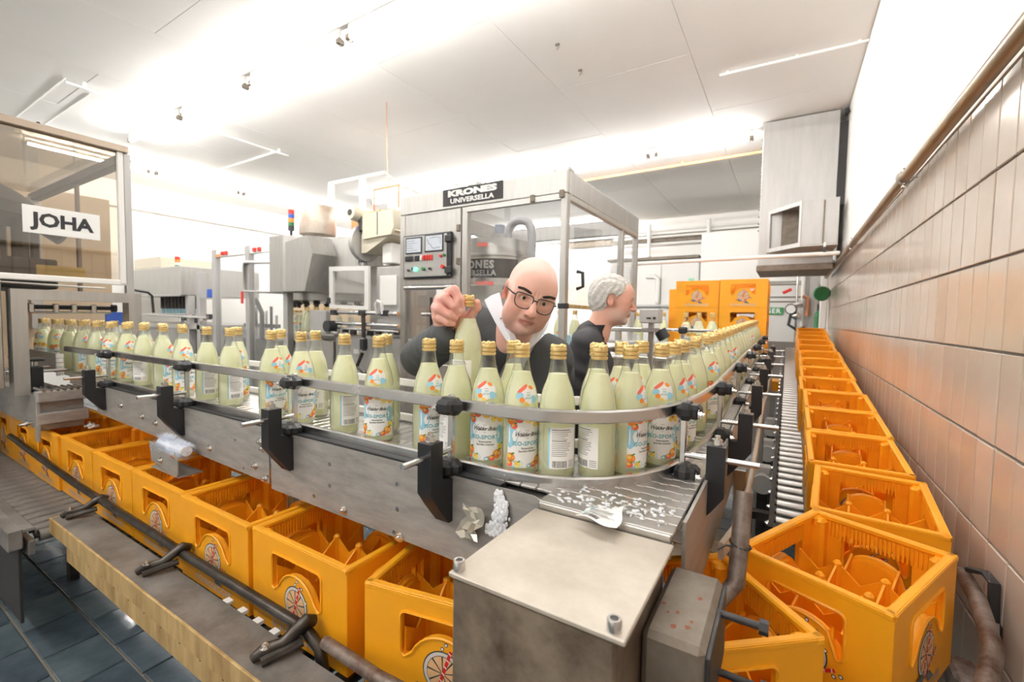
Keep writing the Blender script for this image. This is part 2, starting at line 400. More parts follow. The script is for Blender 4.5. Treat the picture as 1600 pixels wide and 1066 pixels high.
for i in range(len(r2) - 1):
    strip(r2[i] - .06, 6.17, r2[i + 1] + .06, 6.17, 'lit fluorescent tube in the far ceiling row, %s from the right wall' % ordinal(i), 'far row of ceiling lamps')
r3 = [1.7, 3.15, 4.5, 5.9, 7.3, 8.7]
for i in range(len(r3) - 1):
    strip(-8.65, r3[i] + .06, -8.65, r3[i + 1] - .06, 'lit fluorescent tube in the left ceiling row, %s from the front' % ordinal(i), 'left row of ceiling lamps')
r4 = [-3.3, -4.7, -6.1, -7.5]  # added lamp row that brightens the far ceiling and background
for i in range(3): strip(r4[i] - .06, 9.95, r4[i + 1] + .06, 9.95, 'added fill tube far back behind the labelling machine, %s from right' % ordinal(i), 'added fill tubes at the rear')
for i in range(6):
    strip(.2 - 1.45 * i, -1.29, -1.1 - 1.45 * i, -1.29, 'lit fluorescent tube in the ceiling row behind the viewer, %s from the right wall' % ordinal(i), 'rear row of ceiling lamps')
# wall pipe on brackets and its branch
pp = thing('wall_pipe', 'long worn brass-grey pipe running along the top of the wall tiles', 'pipe', (.405, 4, 2.02))
mp_ = mat('brassy grey pipe', srgb(176, 152, 116), .35, .6, c2=srgb(120, 106, 92), vscale=3, stretch=(8, 1, 8))
part('pipe', MB().tube([(.432, -1.5, 2.03), (.432, 2, 2.025), (.432, 5.0, 2.0), (.432, 7.6, 1.98)], .023, mp_, 14), pp)
for yb in (.9, 2.72, 4.75, 6.4):
    b = MB().cyl((.432, yb, 2.06), (.432, yb, 1.98), .006, M['steel'], 8); b.cyl((.42, yb, 2.018), (XW + .004, yb, 2.018), .006, M['steel'], 8)
    b.tube([(.432 + .03 * math.cos(a), yb, 2.02 + .03 * math.sin(a)) for a in np.linspace(0, 2 * PI, 13)], .005, M['steel'], 6)
    b.ball((.432, yb, 1.978), .012, M['chrome']); b.ball((.432, yb, 2.064), .010, M['chrome']); part('bracket', b, pp)
p2 = thing('branch_pipe', 'thin white pipe running across the hall below the vent duct', 'pipe', (-.6, 5.4, 2.05))
part('pipe', MB().tube([(.402, 5.35, 2.02), (-1.52, 5.35, 2.01), (-1.60, 5.35, 1.99), (-1.63, 5.35, 1.92), (-1.63, 5.35, .0)], .02, M['white'], 10), p2)
part('hanger', MB().bx(.27, .29, 5.34, 5.36, 2.0, 2.13, M['white']).box((.28, 5.35, 2.06), (.02, .06, .05), M['black'], .004), p2)
# ------------------------------------------------------------------ bottles
BP = [(.0, .034), (.004, .0385), (.01, .0405), (.07, .0405), (.142, .0405), (.153, .0400), (.164, .0389), (.175, .0372), (.185, .0354), (.194, .0334), (.203, .0303), (.212, .0267), (.220, .0240), (.228, .0218), (.245, .0185), (.258, .0167), (.268, .0163)]
BZ = np.array([p[0] for p in BP]); BR = np.array([p[1] for p in BP])
def br(z): return float(np.interp(z, BZ, BR))
gb = MB().lathe([(br(z), z) for z in list(BZ)], M['glass'], 28, cap=False)
gb.lathe([(.0352, .006), (.034, .001), (.0, .004)], M['glass'], 28, cap=False)
GLASS_ME = gb.mesh('glass')
def liquid_mat():
    m = bpy.data.materials.new('cloudy lemonade'); m.use_nodes = True; nt = m.node_tree; N = nt.nodes; L = nt.links
    b = N['Principled BSDF']; b.inputs['Base Color'].default_value = srgb(253, 253, 226); b.inputs['Roughness'].default_value = .3
    b.inputs['Specular IOR Level'].default_value = .3
    t = N.new('ShaderNodeBsdfTranslucent'); t.inputs[0].default_value = srgb(253, 253, 222)
    mx = N.new('ShaderNodeMixShader'); mx.inputs[0].default_value = .4
    L.new(b.outputs[0], mx.inputs[1]); L.new(t.outputs[0], mx.inputs[2]); L.new(mx.outputs[0], N['Material Output'].inputs[0]); return m
M['liquid'] = liquid_mat()
LIQ_ME = []
for lv in (.229, .222, .233):
    zs = [z for z in BZ if z < lv] + [lv]
    LIQ_ME.append(MB().lathe([(.001, .006), (.030, .006)] + [(br(z) - .0016, max(z, .007)) for z in zs if z >= .004] + [(br(lv) * .5, lv - .0008), (.001, lv - .001)], M['liquid'], 24).mesh('drink'))
cb = MB(); r = .0178
cb.lathe([(.0165, .2610), (r, .2615), (r + .0004, .2645), (r, .2670), (r - .0024, .2684), (r - .0024, .2692), (r, .2700), (r + .0004, .2735), (r, .2760), (r - .0023, .2774), (r - .0023, .2782), (r, .2790), (r + .0003, .2830), (r - .001, .2868), (.012, .2880), (.002, .2882)], None, 24)
for k in range(9):
    q = 2 * PI * k / 9 + .3; cb.ball((.0128 * math.cos(q), .0128 * math.sin(q), .2868 + .0012 * (k % 3)), (.0052, .0052, .0048), None, 8, 5)
for k in range(4): q = 2 * PI * k / 4; cb.ball((.005 * math.cos(q), .005 * math.sin(q), .2875), (.0052, .0052, .0046), None, 8, 5)
cb.mats = [M['gold']]; CAP_ME = cb.mesh('cap')
PR = dict(or_=mat('print orange', srgb(243, 142, 52), .6), ye=mat('print yellow', srgb(246, 200, 84), .6), re=mat('print coral', srgb(240, 112, 84), .6), bl=mat('print sky blue', srgb(158, 212, 232), .6),
          te=mat('print teal', srgb(120, 186, 194), .6), gr=mat('print leaf green', srgb(104, 150, 66), .6), wh=mat('label paper', srgb(248, 247, 244), .6), ck=mat('print ink', srgb(56, 50, 50), .6), gy=mat('print grey', srgb(150, 148, 146), .6), ye2=mat('print pale lemon', srgb(238, 222, 120), .6))
def W(u, z, l=0.):
    """label coordinates (u metres along the girth, z height) to the bottle surface; u=0 faces -Y"""
    rr = br(z) + .0005 + l; q = -PI / 2 + u / .0405; return (rr * math.cos(q), rr * math.sin(q), z)
def patch(mb, u0, u1, z0, z1, m, nu=14, nz=3, l=0., edge=None):
    vs = []; fs = []
    for j in range(nz + 1):
        for i in range(nu + 1): vs.append(W(u0 + (u1 - u0) * i / nu, z0 + (z1 - z0) * j / nz, l))
    for j in range(nz):
        for i in range(nu): a = j * (nu + 1) + i; fs.append((a, a + 1, a + nu + 2, a + nu + 1))
    mb.add(vs, fs, m)
def blob(mb, u, z, ru, rz, m, l=.0002, n=14, lob=0, am=.0, ph=0., rot=0., a0=0., a1=360., clip=None):
    vs = [W(u, z, l)]; fs = []; full = abs(a1 - a0) >= 359
    for k in range(n + (0 if full else 1)):
        q = math.radians(a0 + (a1 - a0) * k / n); s = 1 + am * math.cos(lob * q + ph); x, y = ru * s * math.cos(q), rz * s * math.sin(q)
        x, y = x * math.cos(rot) - y * math.sin(rot), x * math.sin(rot) + y * math.cos(rot); uu, zz = u + x, z + y
        if clip: uu = min(max(uu, clip[0]), clip[1]); zz = min(max(zz, clip[2]), clip[3])
        vs.append(W(uu, zz, l))
    k = len(vs) - 1
    for i in range(k if full else k - 1): fs.append((0, 1 + i, 1 + (i + 1) % k))
    mb.add(vs, fs, m)
def wtext(mb, t, u, z, size, m, l=.0007, **k):
    vs, fs = text_polys(t, size, **k); mb.add([W(u + a[0], z + a[1], l) for a in vs], fs, m)
def fruit(mb, u, z, r, m, cl, l=.0003):
    blob(mb, u, z, r, r * .92, m, l, clip=cl); blob(mb, u - r * .25, z + r * .25, r * .45, r * .4, PR['ye'], l + .0001, clip=cl)
    blob(mb, u + r * .5, z + r * .8, r * .45, r * .2, PR['gr'], l + .0002, rot=.5, clip=cl)
lf = MB(); CL = (-.046, .046, .022, .138)
patch(lf, -.046, .046, .022, .138, PR['wh'], 18, 4)
blob(lf, -.036, .092, .014, .026, PR['bl'], .0002, lob=3, am=.15, clip=CL); blob(lf, .038, .080, .012, .022, PR['bl'], .0002, lob=3, am=.12, clip=CL)
blob(lf, -.028, .030, .016, .010, PR['bl'], .0002, lob=2, am=.2, clip=CL); blob(lf, .010, .026, .012, .006, PR['te'], .0002, clip=CL)
for a in ((-.037, .126, .011, 'or_'), (-.018, .130, .010, 're'), (.004, .131, .012, 'ye'), (.024, .128, .011, 'or_'), (.038, .118, .010, 'ye'), (-.030, .114, .008, 're'), (.020, .117, .007, 'ye2'),
          (.030, .036, .012, 'or_'), (.040, .052, .010, 'ye2'), (.017, .028, .008, 're'), (-.038, .044, .011, 'or_'), (-.022, .030, .008, 'ye2'), (-.040, .030, .008, 're')): fruit(lf, a[0], a[1], a[2], PR[a[3]], CL)
blob(lf, 0, .078, .027, .034, PR['wh'], .0006, 20)
wtext(lf, '▪▪▪▪', 0, .1045, .004, PR['ck']); wtext(lf, 'Walder Bräu', -.001, .0955, .0125, PR['ck'], shear=.45, bold=.00012, spacing=.86)
lf.add([W(-.020, .101, .0007), W(-.0185, .101, .0007), W(-.012, .1075, .0007), W(-.011, .1085, .0007)], [(0, 1, 3, 2)], PR['ck'])
wtext(lf, '— SEIT —', 0, .0875, .0028, PR['ck']); wtext(lf, 'ISO-SPORT', 0, .0755, .0128, PR['te'], bold=.0004, spacing=1.05)
wtext(lf, 'Isotonisches', .001, .0655, .0058, PR['ck'], bold=.0001); wtext(lf, 'Sportler-Getränk', .001, .059, .0058, PR['ck'], bold=.0001)
FRONT_ME = lf.mesh('label', sharp=180)
lb = MB(); patch(lb, -.032, .032, .030, .118, PR['wh'], 12, 3)
patch(lb, -.032, -.0285, .030, .118, PR['bl'], 2, 3, .0002)
for k in range(15):
    z = .112 - k * .0039; e = rnd.uniform(.010, .027); patch(lb, -.024, -.024 + e + .018, z, z + .0013 + (.001 if k in (0, 6) else 0), PR['gy'], 8, 1, .0003)
for k in range(15):
    u = -.022 + k * .0021; patch(lb, u, u + rnd.choice((.0006, .0009, .0013)), .033, .047, PR['ck'], 1, 1, .0003)
for k in range(4): patch(lb, .014, .029, .034 + k * .004, .0355 + k * .004, PR['gy'], 4, 1, .0003)
BACK_ME = lb.mesh('back_label', sharp=180)
ln = MB()
def shield(mb, m, l):
    pts = [(-.020, .196), (-.008, .1985), (.006, .1985), (.020, .194), (.0235, .182), (.019, .170), (.008, .164), (0, .159), (-.010, .164), (-.020, .172), (-.0235, .184)]
    vs = [W(0, .181, l)]; fs = []
    ring = []
    for i in range(len(pts)):
        a, b = pts[i], pts[(i + 1) % len(pts)]; ring += [a, ((a[0] + b[0]) / 2, (a[1] + b[1]) / 2)]
    for f in (.5, 1.): vs += [W(p[0] * f * .0405 / br(p[1]), .181 + (p[1] - .181) * f, l) for p in ring]
    n = len(ring)
    for i in range(n): fs += [(0, 1 + i, 1 + (i + 1) % n), (1 + i, 1 + n + i, 1 + n + (i + 1) % n, 1 + (i + 1) % n)]
    mb.add(vs, fs, m)
shield(ln, PR['wh'], .0002)
blob(ln, -.012, .1945, .013, .0055, PR['re'], .0005, lob=2, am=.25, rot=.6); blob(ln, .011, .197, .007, .004, PR['or_'], .0005, rot=-.4); blob(ln, -.019, .180, .008, .009, PR['bl'], .0004, lob=2, am=.2)
blob(ln, .018, .172, .009, .008, PR['bl'], .0004, lob=3, am=.15); blob(ln, -.013, .171, .0065, .0055, PR['or_'], .0006); blob(ln, -.003, .1635, .007, .003, PR['ye'], .0005, rot=-.5)
wtext(ln, '▪▪▪▪', .002, .187, .0042, PR['ck']); wtext(ln, 'ISO', .003, .181, .0062, PR['te'], bold=.0001); wtext(ln, 'SPORT', .003, .1745, .0062, PR['te'], bold=.0001)
NECK_ME = ln.mesh('neck_label', sharp=180)
def bottle(x, y, z, face, lab, grp, k=None, rz_extra=0., tilt=None):
    """face: turn of the label in degrees away from the viewer (0 = towards the camera, + = to the right in the picture)"""
    base = math.degrees(math.atan2(-y, -x)) + 90
    t = thing('drink_bottle', lab, 'bottle', (x, y, z), grp, math.radians(base + face))
    if tilt: t.rotation_euler = tilt
    obj_of('glass', GLASS_ME, t); obj_of('drink', LIQ_ME[k if k is not None else rnd.choice((0, 0, 1, 2))], t); obj_of('cap', CAP_ME, t)
    obj_of('label', FRONT_ME, t); obj_of('back_label', BACK_ME, t, rz=PI); obj_of('neck_label', NECK_ME, t)
    return t
ZB = 1.0
GL = 'bottles on the near conveyor row'
# (x, y, label turn, what tells it apart)
near = [
 (-.256, 1.110, 12, 'with sports label half showing, last before the rail turns away'),
 (-.298, 1.002, 62, 'beside the bend of the rail, its label half turned to the right'),
 (-.346, .932, 138, 'at the bend of the rail, narrow strip of back label facing'),
 (-.424, .882, -160, 'at the middle of the rail bend, back label with barcode facing'),
 (-.502, .8655, 22, 'left of the barcode bottles at the bend, front label facing'),
 (-.594, .8645, -8, 'right of the guide rail post, full front label facing'),
 (-.688, .8645, 120, 'directly behind the near rail post, plain side facing'),
 (-.778, .8645, 32, 'left of the near rail post below the grey sleeve, label turned right'),
 (-.961, .8645, -10, 'alone with full front label, in front of the dark sleeve'),
 (-1.107, .8645, -152, 'standing alone, back label with barcode facing'),
 (-1.318, .8645, 18, 'in front of a twin, behind the second rail post'),
 (-1.483, .8645, 38, 'before the gap, side of its fruit label showing'),
]
back = [(-.385, 1.02, 40, 'behind the bend, half hidden between two front bottles'), (-.330, 1.21, -20, 'standing back at the bend, neck label facing'), (-.246, 1.205, 60, 'half hidden behind the bottle at the turn of the rail'),
        (-.355, 1.115, -30, 'set back at the bend, half hidden by the bottles in front'),
        (-.580, .956, 75, 'half hidden behind the bottle right of the rail post'), (-1.03, .955, -70, 'half hidden behind the lone front label bottle'), (-1.375, .956, 170, 'behind and right of its twin at the second post'), (-1.545, .935, 60, 'half hidden at the left of the pair before the gap')]
lx = [-1.78, -1.868, -1.958, -2.16, -2.345, -2.46, -2.555, -2.66, -2.755, -2.86, -2.955, -3.06, -3.16, -3.26, -3.37, -3.475, -3.59, -3.71, -3.83, -3.96, -4.1, -4.25]
lf_ = [-150, 0, -160, 20, 60, -140, 150, 0, 30, 160, -20, 20, 60, 10, 40, -60, 80, 150, 20, 60, -30, 40]
bx_ = [-2.41, -2.607, -2.81, -3.01, -3.215, -3.42, -3.65]
ARC = [(-.64, .812), (-.56, .812), (-.50, .813), (-.43, .825), (-.366, .850), (-.311, .891), (-.261, .951), (-.225, 1.022), (-.198, 1.13), (-.184, 1.28), (-.177, 1.45)]
HELD = (-.743, .980)
def settle(P, fixed):
    """push bottles apart and off the guide rail until none touch"""
    P = np.array(P, float); poly = np.array([(-6, .812)] + ARC + [(-.177, 6)]); F = np.array(fixed, float)
    for it in range(220):
        for i in range(len(P)):
            for Q in (np.delete(P, i, 0), F):
                dv = P[i] - Q; d_ = np.hypot(dv[:, 0], dv[:, 1])
                for k in np.where(d_ < .0835)[0]: P[i] += dv[k] / (d_[k] + 1e-9) * (.0838 - d_[k]) * .5
            a_, b_ = poly[:-1], poly[1:]; ab = b_ - a_; t_ = np.clip(((P[i] - a_) * ab).sum(1) / (ab ** 2).sum(1), 0, 1); q = a_ + ab * t_[:, None]; dd = np.hypot(*(P[i] - q).T); k = dd.argmin()
            n_ = np.array((-ab[k][1], ab[k][0])); n_ /= np.hypot(*n_); s_ = (P[i] - q[k]) @ n_
            if s_ < .0515: P[i] += n_ * (.0515 - s_)
            P[i][1] = min(P[i][1], .985 if P[i][0] < -1.2 else 9)
    return P
pts = [(q[0], q[1]) for q in near] + [(q[0], q[1]) for q in back] + [(x, .88 + (.05 if i % 2 and i > 3 else 0) + (.07 if i == 1 else 0)) for i, x in enumerate(lx)] + [(x, .972) for x in bx_]
pts = settle(pts, [HELD])
for i, q in enumerate(near): bottle(*pts[i], ZB, q[2], 'lemonade bottle ' + q[3], GL, k=0)
for i, q in enumerate(back): bottle(*pts[len(near) + i], ZB, q[2], 'lemonade bottle ' + q[3], GL)
o_ = len(near) + len(back)
for i, x in enumerate(lx):
    lab = 'lemonade bottle in the left row on the conveyor, %s from its right end' % ordinal(i) if i < 11 else 'lemonade bottle in the left row at the machine portal, %s from the leftmost' % ordinal(len(lx) - 1 - i)
    bottle(*pts[o_ + i], ZB, lf_[i], lab, 'bottles in the left row')
for i, x in enumerate(bx_): bottle(*pts[o_ + len(lx) + i], ZB, rnd.uniform(-180, 180), 'lemonade bottle standing behind the left row, %s from the right' % ordinal(i), 'bottles in the left row')
# the long row running away on the right: the closer ones by place, the far ones alike
ry = max(q[1] for q in pts[:o_] if q[0] < 0 and q[0] > -.36) + .09; i = 0
SL = .022
while ry < 4.53:
    x = -.230 - (.028 if i % 2 else 0) - (.012 if ry < 1.5 else 0); z = ZB + max(0, ry - 1.4) * SL
    f = {0: 60, 1: -20, 2: 150, 3: 10, 4: 40, 5: 5}.get(i, rnd.uniform(-180, 180))
    lab = 'lemonade bottle in the row running to the back, %s behind the bend' % ordinal(i)
    bottle(x, ry, z, f, lab, 'bottles in the row running back' if i < 12 else 'distant bottles in the row running back'); ry += .086 + (.012 if i < 4 else 0); i += 1
# ------------------------------------------------------------------ crates
CLN, CSH, CHH = .40, .30, .26
EK = dict(navy=mat('emblem navy', srgb(30, 62, 72), .5), grey=mat('emblem pale grey', srgb(214, 208, 202), .5), peach=mat('emblem peach', srgb(238, 190, 140), .5, var=.15, vscale=300), red=mat('emblem red', srgb(214, 40, 36), .5), white=mat('emblem white', srgb(240, 236, 230), .5), txt=mat('emblem lettering', srgb(176, 152, 112), .5))
def disc(mb, fr, cx, cy, r, m, l, n=20, a0=0., a1=360.):
    o, U, Vv, Nn = [np.array(q, float) for q in fr]; full = a1 - a0 > 359
    pts = [(cx, cy)] + [(cx + r * math.cos(math.radians(a0 + (a1 - a0) * k / n)), cy + r * math.sin(math.radians(a0 + (a1 - a0) * k / n))) for k in range(n if full else n + 1)]
    k = len(pts) - 1; mb.add([o + U * x + Vv * y + Nn * l for x, y in pts], [(0, 1 + i, 1 + (i + 1) % k) for i in range(k if full else k - 1)], m)
def poly(mb, fr, pts, m, l):
    o, U, Vv, Nn = [np.array(q, float) for q in fr]; mb.add([o + U * x + Vv * y + Nn * l for x, y in pts], [tuple(range(len(pts)))], m)
def emblem(mb, fr, cx, cy, s=1.):
    K = EK; d = lambda x, y: (cx + x * s, cy + y * s)
    disc(mb, fr, cx, cy, .056 * s, K['navy'], .0006, 28); disc(mb, fr, cx, cy, .053 * s, K['grey'], .0009, 28); disc(mb, fr, cx, cy, .0445 * s, K['navy'], .0012, 28)
    for k in range(9):
        a = 40 * k + 12; q = math.radians(a + 20); disc(mb, fr, cx + .003 * s * math.cos(q), cy + .003 * s * math.sin(q), .0400 * s, K['peach'], .0015, 6, a + 1.5, a + 38.5)
    def straw(a, b, n):
        a = np.array(a); b = np.array(b); t = (b - a) / np.linalg.norm(b - a); u = np.array((-t[1], t[0])) * .0042
        poly(mb, fr, [d(*(a - u)), d(*(b - u)), d(*(b + u)), d(*(a + u))], K['red'], .0018)
        for k in range(n):
            p = a + (b - a) * (k + .5) / n; poly(mb, fr, [d(*(p - u - t * .001)), d(*(p - u + t * .002)), d(*(p + u + t * .005)), d(*(p + u + t * .002))], K['white'], .0021)
    straw((-.014, -.046), (.022, .062), 6); straw((-.004, -.060), (.072, -.012), 5)
    def leaf(a, b, wd):
        a = np.array(a); b = np.array(b); t = b - a; ln_ = np.linalg.norm(t); t /= ln_; u = np.array((-t[1], t[0]))
        poly(mb, fr, [d(*a), d(*(a + t * ln_ * .35 - u * wd)), d(*b), d(*(a + t * ln_ * .35 + u * wd))], K['navy'], .0020)
        for k in range(6):
            p = a + t * ln_ * (.12 + .13 * k); g = wd * (1 - .14 * k) * .8
            for sg in (-1, 1): poly(mb, fr, [d(*p), d(*(p + t * .0022)), d(*(p + t * .009 + u * sg * g)), d(*(p + t * .0068 + u * sg * g))][::sg], K['grey'], .0023)
    leaf((-.004, -.056), (-.076, -.040), .012); leaf((.006, -.058), (.066, -.082), .014)
    for x, y in ((.008, .074), (.030, .058), (.050, .022), (.070, -.028), (-.002, .062), (.084, -.020)):
        disc(mb, fr, *d(x, y), .0052 * s, K['navy'], .0006, 10); disc(mb, fr, *d(x, y), .0034 * s, K['white'], .0010, 8)
def wall_outline(L, ow):
    """handle opening with the round emblem boss rising into it"""
    c, t, h, cy, R = .014, .218, ow / 2, .098, .082; side = .118
    P = []
    P += arc(h - c, t - c, c, 0, 90, 3) + arc(-h + c, t - c, c, 90, 180, 3)
    P += arc(-h + .012, side + .012, .012, 180, 270, 3)
    xm = h - .03; a0 = math.degrees(math.acos(min(.98, xm / R)))
    P += [(cxx, cyy) for cxx, cyy in arc(0, cy, R, 180 - a0, a0, 10)]
    P += arc(h - .012, side + .012, .012, 270, 360, 3)
    return P[::-1][::-1]
def crate_meshes():
    T = .014; y = M['yellow']; b = MB()
    for (L, D, U, N, ow) in ((CLN, CSH, (1, 0, 0), (0, -1, 0), .21), (CLN, CSH, (-1, 0, 0), (0, 1, 0), .21), (CSH, CLN, (0, 1, 0), (1, 0, 0), .15), (CSH, CLN, (0, -1, 0), (-1, 0, 0), .15)):
        Nn = np.array(N, float); Uu = np.array(U, float); o = Nn * D / 2; fr = (o, Uu, (0, 0, 1), Nn); h = L / 2
        hole = wall_outline(L, ow); h -= .0009; b.prism([(-h, 0), (h, 0), (h, CHH), (-h, CHH)], -T, 0, fr, y, [hole])
        # raised lip round the opening and the thicker top rim
        o3 = np.array(o); pts = [o3 + Uu * p[0] * 1.0 + V3(0, 0, p[1]) + Nn * .0005 for p in hole]; b.tube(pts, .0035, y, 5, closed=True)
        b.box(o3 - Nn * .009 + V3(0, 0, CHH - .007), tuple(np.abs(Uu) * (L + .004) + np.abs(Nn) * .020 + V3(0, 0, .016)), y, .004)
        for k in range(24):
            u = (k - 11.5) * .0088; b.box(o3 + Uu * u - Nn * (T + .002) + V3(0, 0, CHH - .036), tuple(np.abs(Uu) * .0042 + np.abs(Nn) * .006 + V3(0, 0, .040)), y)
        # round boss seen from inside
        ip = [(.0, .098)] ; b.prism(arc(0, .098, .074, -60, 240, 16), -T - .007, -T, fr, y)
    for sx in (-1, 1):
        for sy in (-1, 1):
            b.box((sx * (CLN / 2 - .022), sy * (CSH / 2 - .022), .125), (.04, .04, .248), y, .008)
            b.box((sx * (CLN / 2 - .03), sy * (CSH / 2 - .02), CHH - .02), (.03, .012, .024), y, .004)
    shell = b.mesh('shell')
    d = MB(); zb = .012; d.bx(-CLN / 2 + .01, CLN / 2 - .01, -CSH / 2 + .01, CSH / 2 - .01, .004, .014, y)
    def zig(n, L):
        pts = []; st = L / n
        for k in range(n):
            x = -L / 2 + st * k; pts += [(x, .176), (x + st * .5, .140)]
        return pts + [(L / 2, .176)]
    for k in range(1, 3):
        yy = -CSH / 2 + CSH * k / 3; z = zig(4, CLN - .02); d.prism([(-CLN / 2 + .01, zb), (CLN / 2 - .01, zb)] + z[::-1], -.0025, .0025, ((0, yy, 0), (1, 0, 0), (0, 0, 1), (0, -1, 0)), y)
    for k in range(1, 4):
        xx = -CLN / 2 + CLN * k / 4; z = zig(3, CSH - .02); d.prism([(-CSH / 2 + .01, zb), (CSH / 2 - .01, zb)] + z[::-1], -.0025, .0025, ((xx, 0, 0), (0, 1, 0), (0, 0, 1), (1, 0, 0)), y)
    for i in range(1, 4):
        for j in range(1, 3): d.box((-CLN / 2 + CLN * i / 4, -CSH / 2 + CSH * j / 3, .098), (.020, .020, .17), y, .006, Matrix.Rotation(PI / 4, 3, 'Z'))
    div = d.mesh('divider', sharp=14)
    out = []
    for (L, D) in ((CLN, CSH), (CSH, CLN)):
        e = MB(); o = V3(0, -D / 2, 0); fr = (o, (1, 0, 0), (0, 0, 1), (0, -1, 0)); emblem(e, fr, 0, .106, .86)
        for mm, l in ((EK['txt'], .0008), (EK['grey'], .0012)): put_text(e, 'KÖNIGSEGGER', (o + V3(0, 0, .022), (1, 0, 0), (0, 0, 1), (0, -1, 0)), .030 if L > .35 else .026, mm, l, bold=.0006 if l < .001 else 0., spacing=1.08)
        out.append(e.mesh('emblem', sharp=180))
    return shell, div, out
SHELL, DIV, EMB = crate_meshes()
def crate(x, y, z, ang, lab, grp, pitch=0.):
    t = thing('bottle_crate', lab, 'crate', (x, y, z), grp); t.rotation_euler = (0, 0, math.radians(ang))
    if pitch: t.rotation_euler = (Matrix.Rotation(pitch, 3, 'X') @ Matrix.Rotation(math.radians(ang), 3, 'Z')).to_euler()
    obj_of('shell', SHELL, t); obj_of('divider', DIV, t); [obj_of('emblem', EMB[k % 2], t, rz=k * PI / 2) for k in range(4)]; return t
ZL = .755 - CHH
GC = 'orange crates queued below the bottle conveyor'
for i in range(9):
    crate(-1.047 - .4095 * i, .663 + .15 + rnd.uniform(-.006, .006), ZL, 0, 'amber drink crate under the bottle conveyor, %s from the steel drive box' % ordinal(i + 1), GC)
crate(-.612, .845, ZL + .001, 11, 'amber drink crate turned slightly, partly hidden behind the steel drive box', GC)
crate(-.166, .957, ZL + .022, 40.5, 'amber drink crate at the lower bend, right beside the small grey box', 'orange crates going round the bend')
crate(.140, 1.291, .815 - CHH, 65, 'amber drink crate at the bend, emblem facing the tiled wall', 'orange crates going round the bend')
crate(.245, 1.762, .822 - CHH, 86, 'amber drink crate touching the tiled wall, just behind the turned crate', 'orange crates along the tiled wall', .06)
for k in range(12):
    y = 2.19 + .4075 * k; zt = .84 + .0895 * (y - 1.984)
    crate(.245 + rnd.uniform(-.012, .012), y, zt - CHH, 90 + rnd.uniform(-.25, .25), 'amber drink crate in the rising row along the tiled wall, %s from the near end' % ordinal(k + 1), 'orange crates along the tiled wall', .0895)
# stacks at the back
for c, (x, y) in enumerate(((-.362, 4.86), (-.772, 4.90), (-.985, 5.58), (-.362, 5.22), (-.772, 5.26))):
    for lev in range(4):
        top = 1.74 - (.035 if c == 2 else 0)
        crate(x, y, top - CHH - (CHH + .002) * lev, 0, 'stacked amber crate at the back, %s, %s' % (('front right stack', 'front middle stack', 'lower left stack', 'rear right stack', 'rear middle stack')[c], ('topmost', 'second from the top', 'third from the top', 'lowest')[lev]), 'stacked crates at the back')
# ------------------------------------------------------------------ bottle conveyor
SLZ = lambda y: max(0, y - 1.4) * SL
cv = thing('bottle_conveyor', 'long stainless bottle conveyor with guide rails, bending away at the right', 'conveyor', (-1.6, .9, .8))
link_x = MB().box((0, 0, 0), (.0365, .262, .006), M['steel'], .0015); link_x.box((0, -.06, .0005), (.030, .07, .006), M['chrome'], .001)
lx_me = link_x.mesh('chain_link')
ly = MB().box((0, 0, 0), (.25, .0365, .006), M['steel'], .0015)
for k in range(6): ly.box((-.10 + .04 * k, .0165, .002), (.018, .006, .004), M['chrome'], .001)
ly_me = ly.mesh('chain_link')
OC = Vector(cv.location)
def rel(o, p): o.location = Vector(p) - OC
x = -4.4
while x < -.40: rel(obj_of('chain_link', lx_me, cv), (x, .935, .9950)); x += .038
y = .772
while y < 4.58: rel(obj_of('chain_link', ly_me, cv), (-.27, y, .9945 + SLZ(y))); y += .038
def holes(pts, r): return [arc(px, pz, r, 0, 360, 10)[:-1] for px, pz in pts]
fr = ((0, .777, 0), (1, 0, 0), (0, 0, 1), (0, -1, 0))
part('side_plate', MB().prism([(-1.342, .806), (-.40, .795), (-.40, .985), (-.42, .992), (-1.342, .992)], -.004, 0, fr, M['steel_plate'], holes([(-1.06, .935), (-1.06, .875), (-.80, .935), (-.80, .872), (-1.13, .83), (-.81, .81)], .0065)), cv)
part('side_plate', MB().prism([(-2.80, .862), (-1.352, .820), (-1.352, .992), (-2.80, .992)], -.003, .001, fr, M['steel_plate'], holes([(-1.55, .925), (-2.1, .94), (-1.5, .84), (-1.36, .84)], .0055)), cv)
part('deck_plate', MB().bx(-.66, -.40, .782, 1.07, .972, .984, M['steel'], .001), cv); part('nose_bar', MB().bx(-.393, -.147, .748, .756, .955, .9965, M['steel'], .002), cv)
part('wear_strip', MB().bx(-2.8, -.5, .779, .803, .985, .997, M['black']), cv)
sb = MB()
for px, pz in ((-1.385, .93), (-1.375, .915), (-1.37, .835), (-1.42, .855)): pass
for px, pz in ((-1.40, .945), (-1.385, .925), (-1.375, .832), (-1.43, .862), (-1.72, .87), (-2.15, .90), (-2.28, .91), (-1.0, .822), (-.79, .806), (-2.50, .93)):
    part('bolt', MB().bolt((px, .776, pz), (0, -1, 0), .009, .006, M['chrome']), cv)
part('inner_plate', MB().bx(-4.4, -.41, 1.075, 1.08, .82, .992, M['steel_plate']), cv)
slope = lambda x0, x1, z0, z1, m: MB().prism([(.80, z0), (1.4, z0), (4.6, z0 + 3.2 * SL), (4.6, z1 + 3.2 * SL), (1.4, z1), (.80, z1)], x0, x1, ((0, 0, 0), (0, 1, 0), (0, 0, 1), (1, 0, 0)), m)
part('side_plate', slope(-.139, -.133, .80, 1.002, M['steel_plate']), cv)
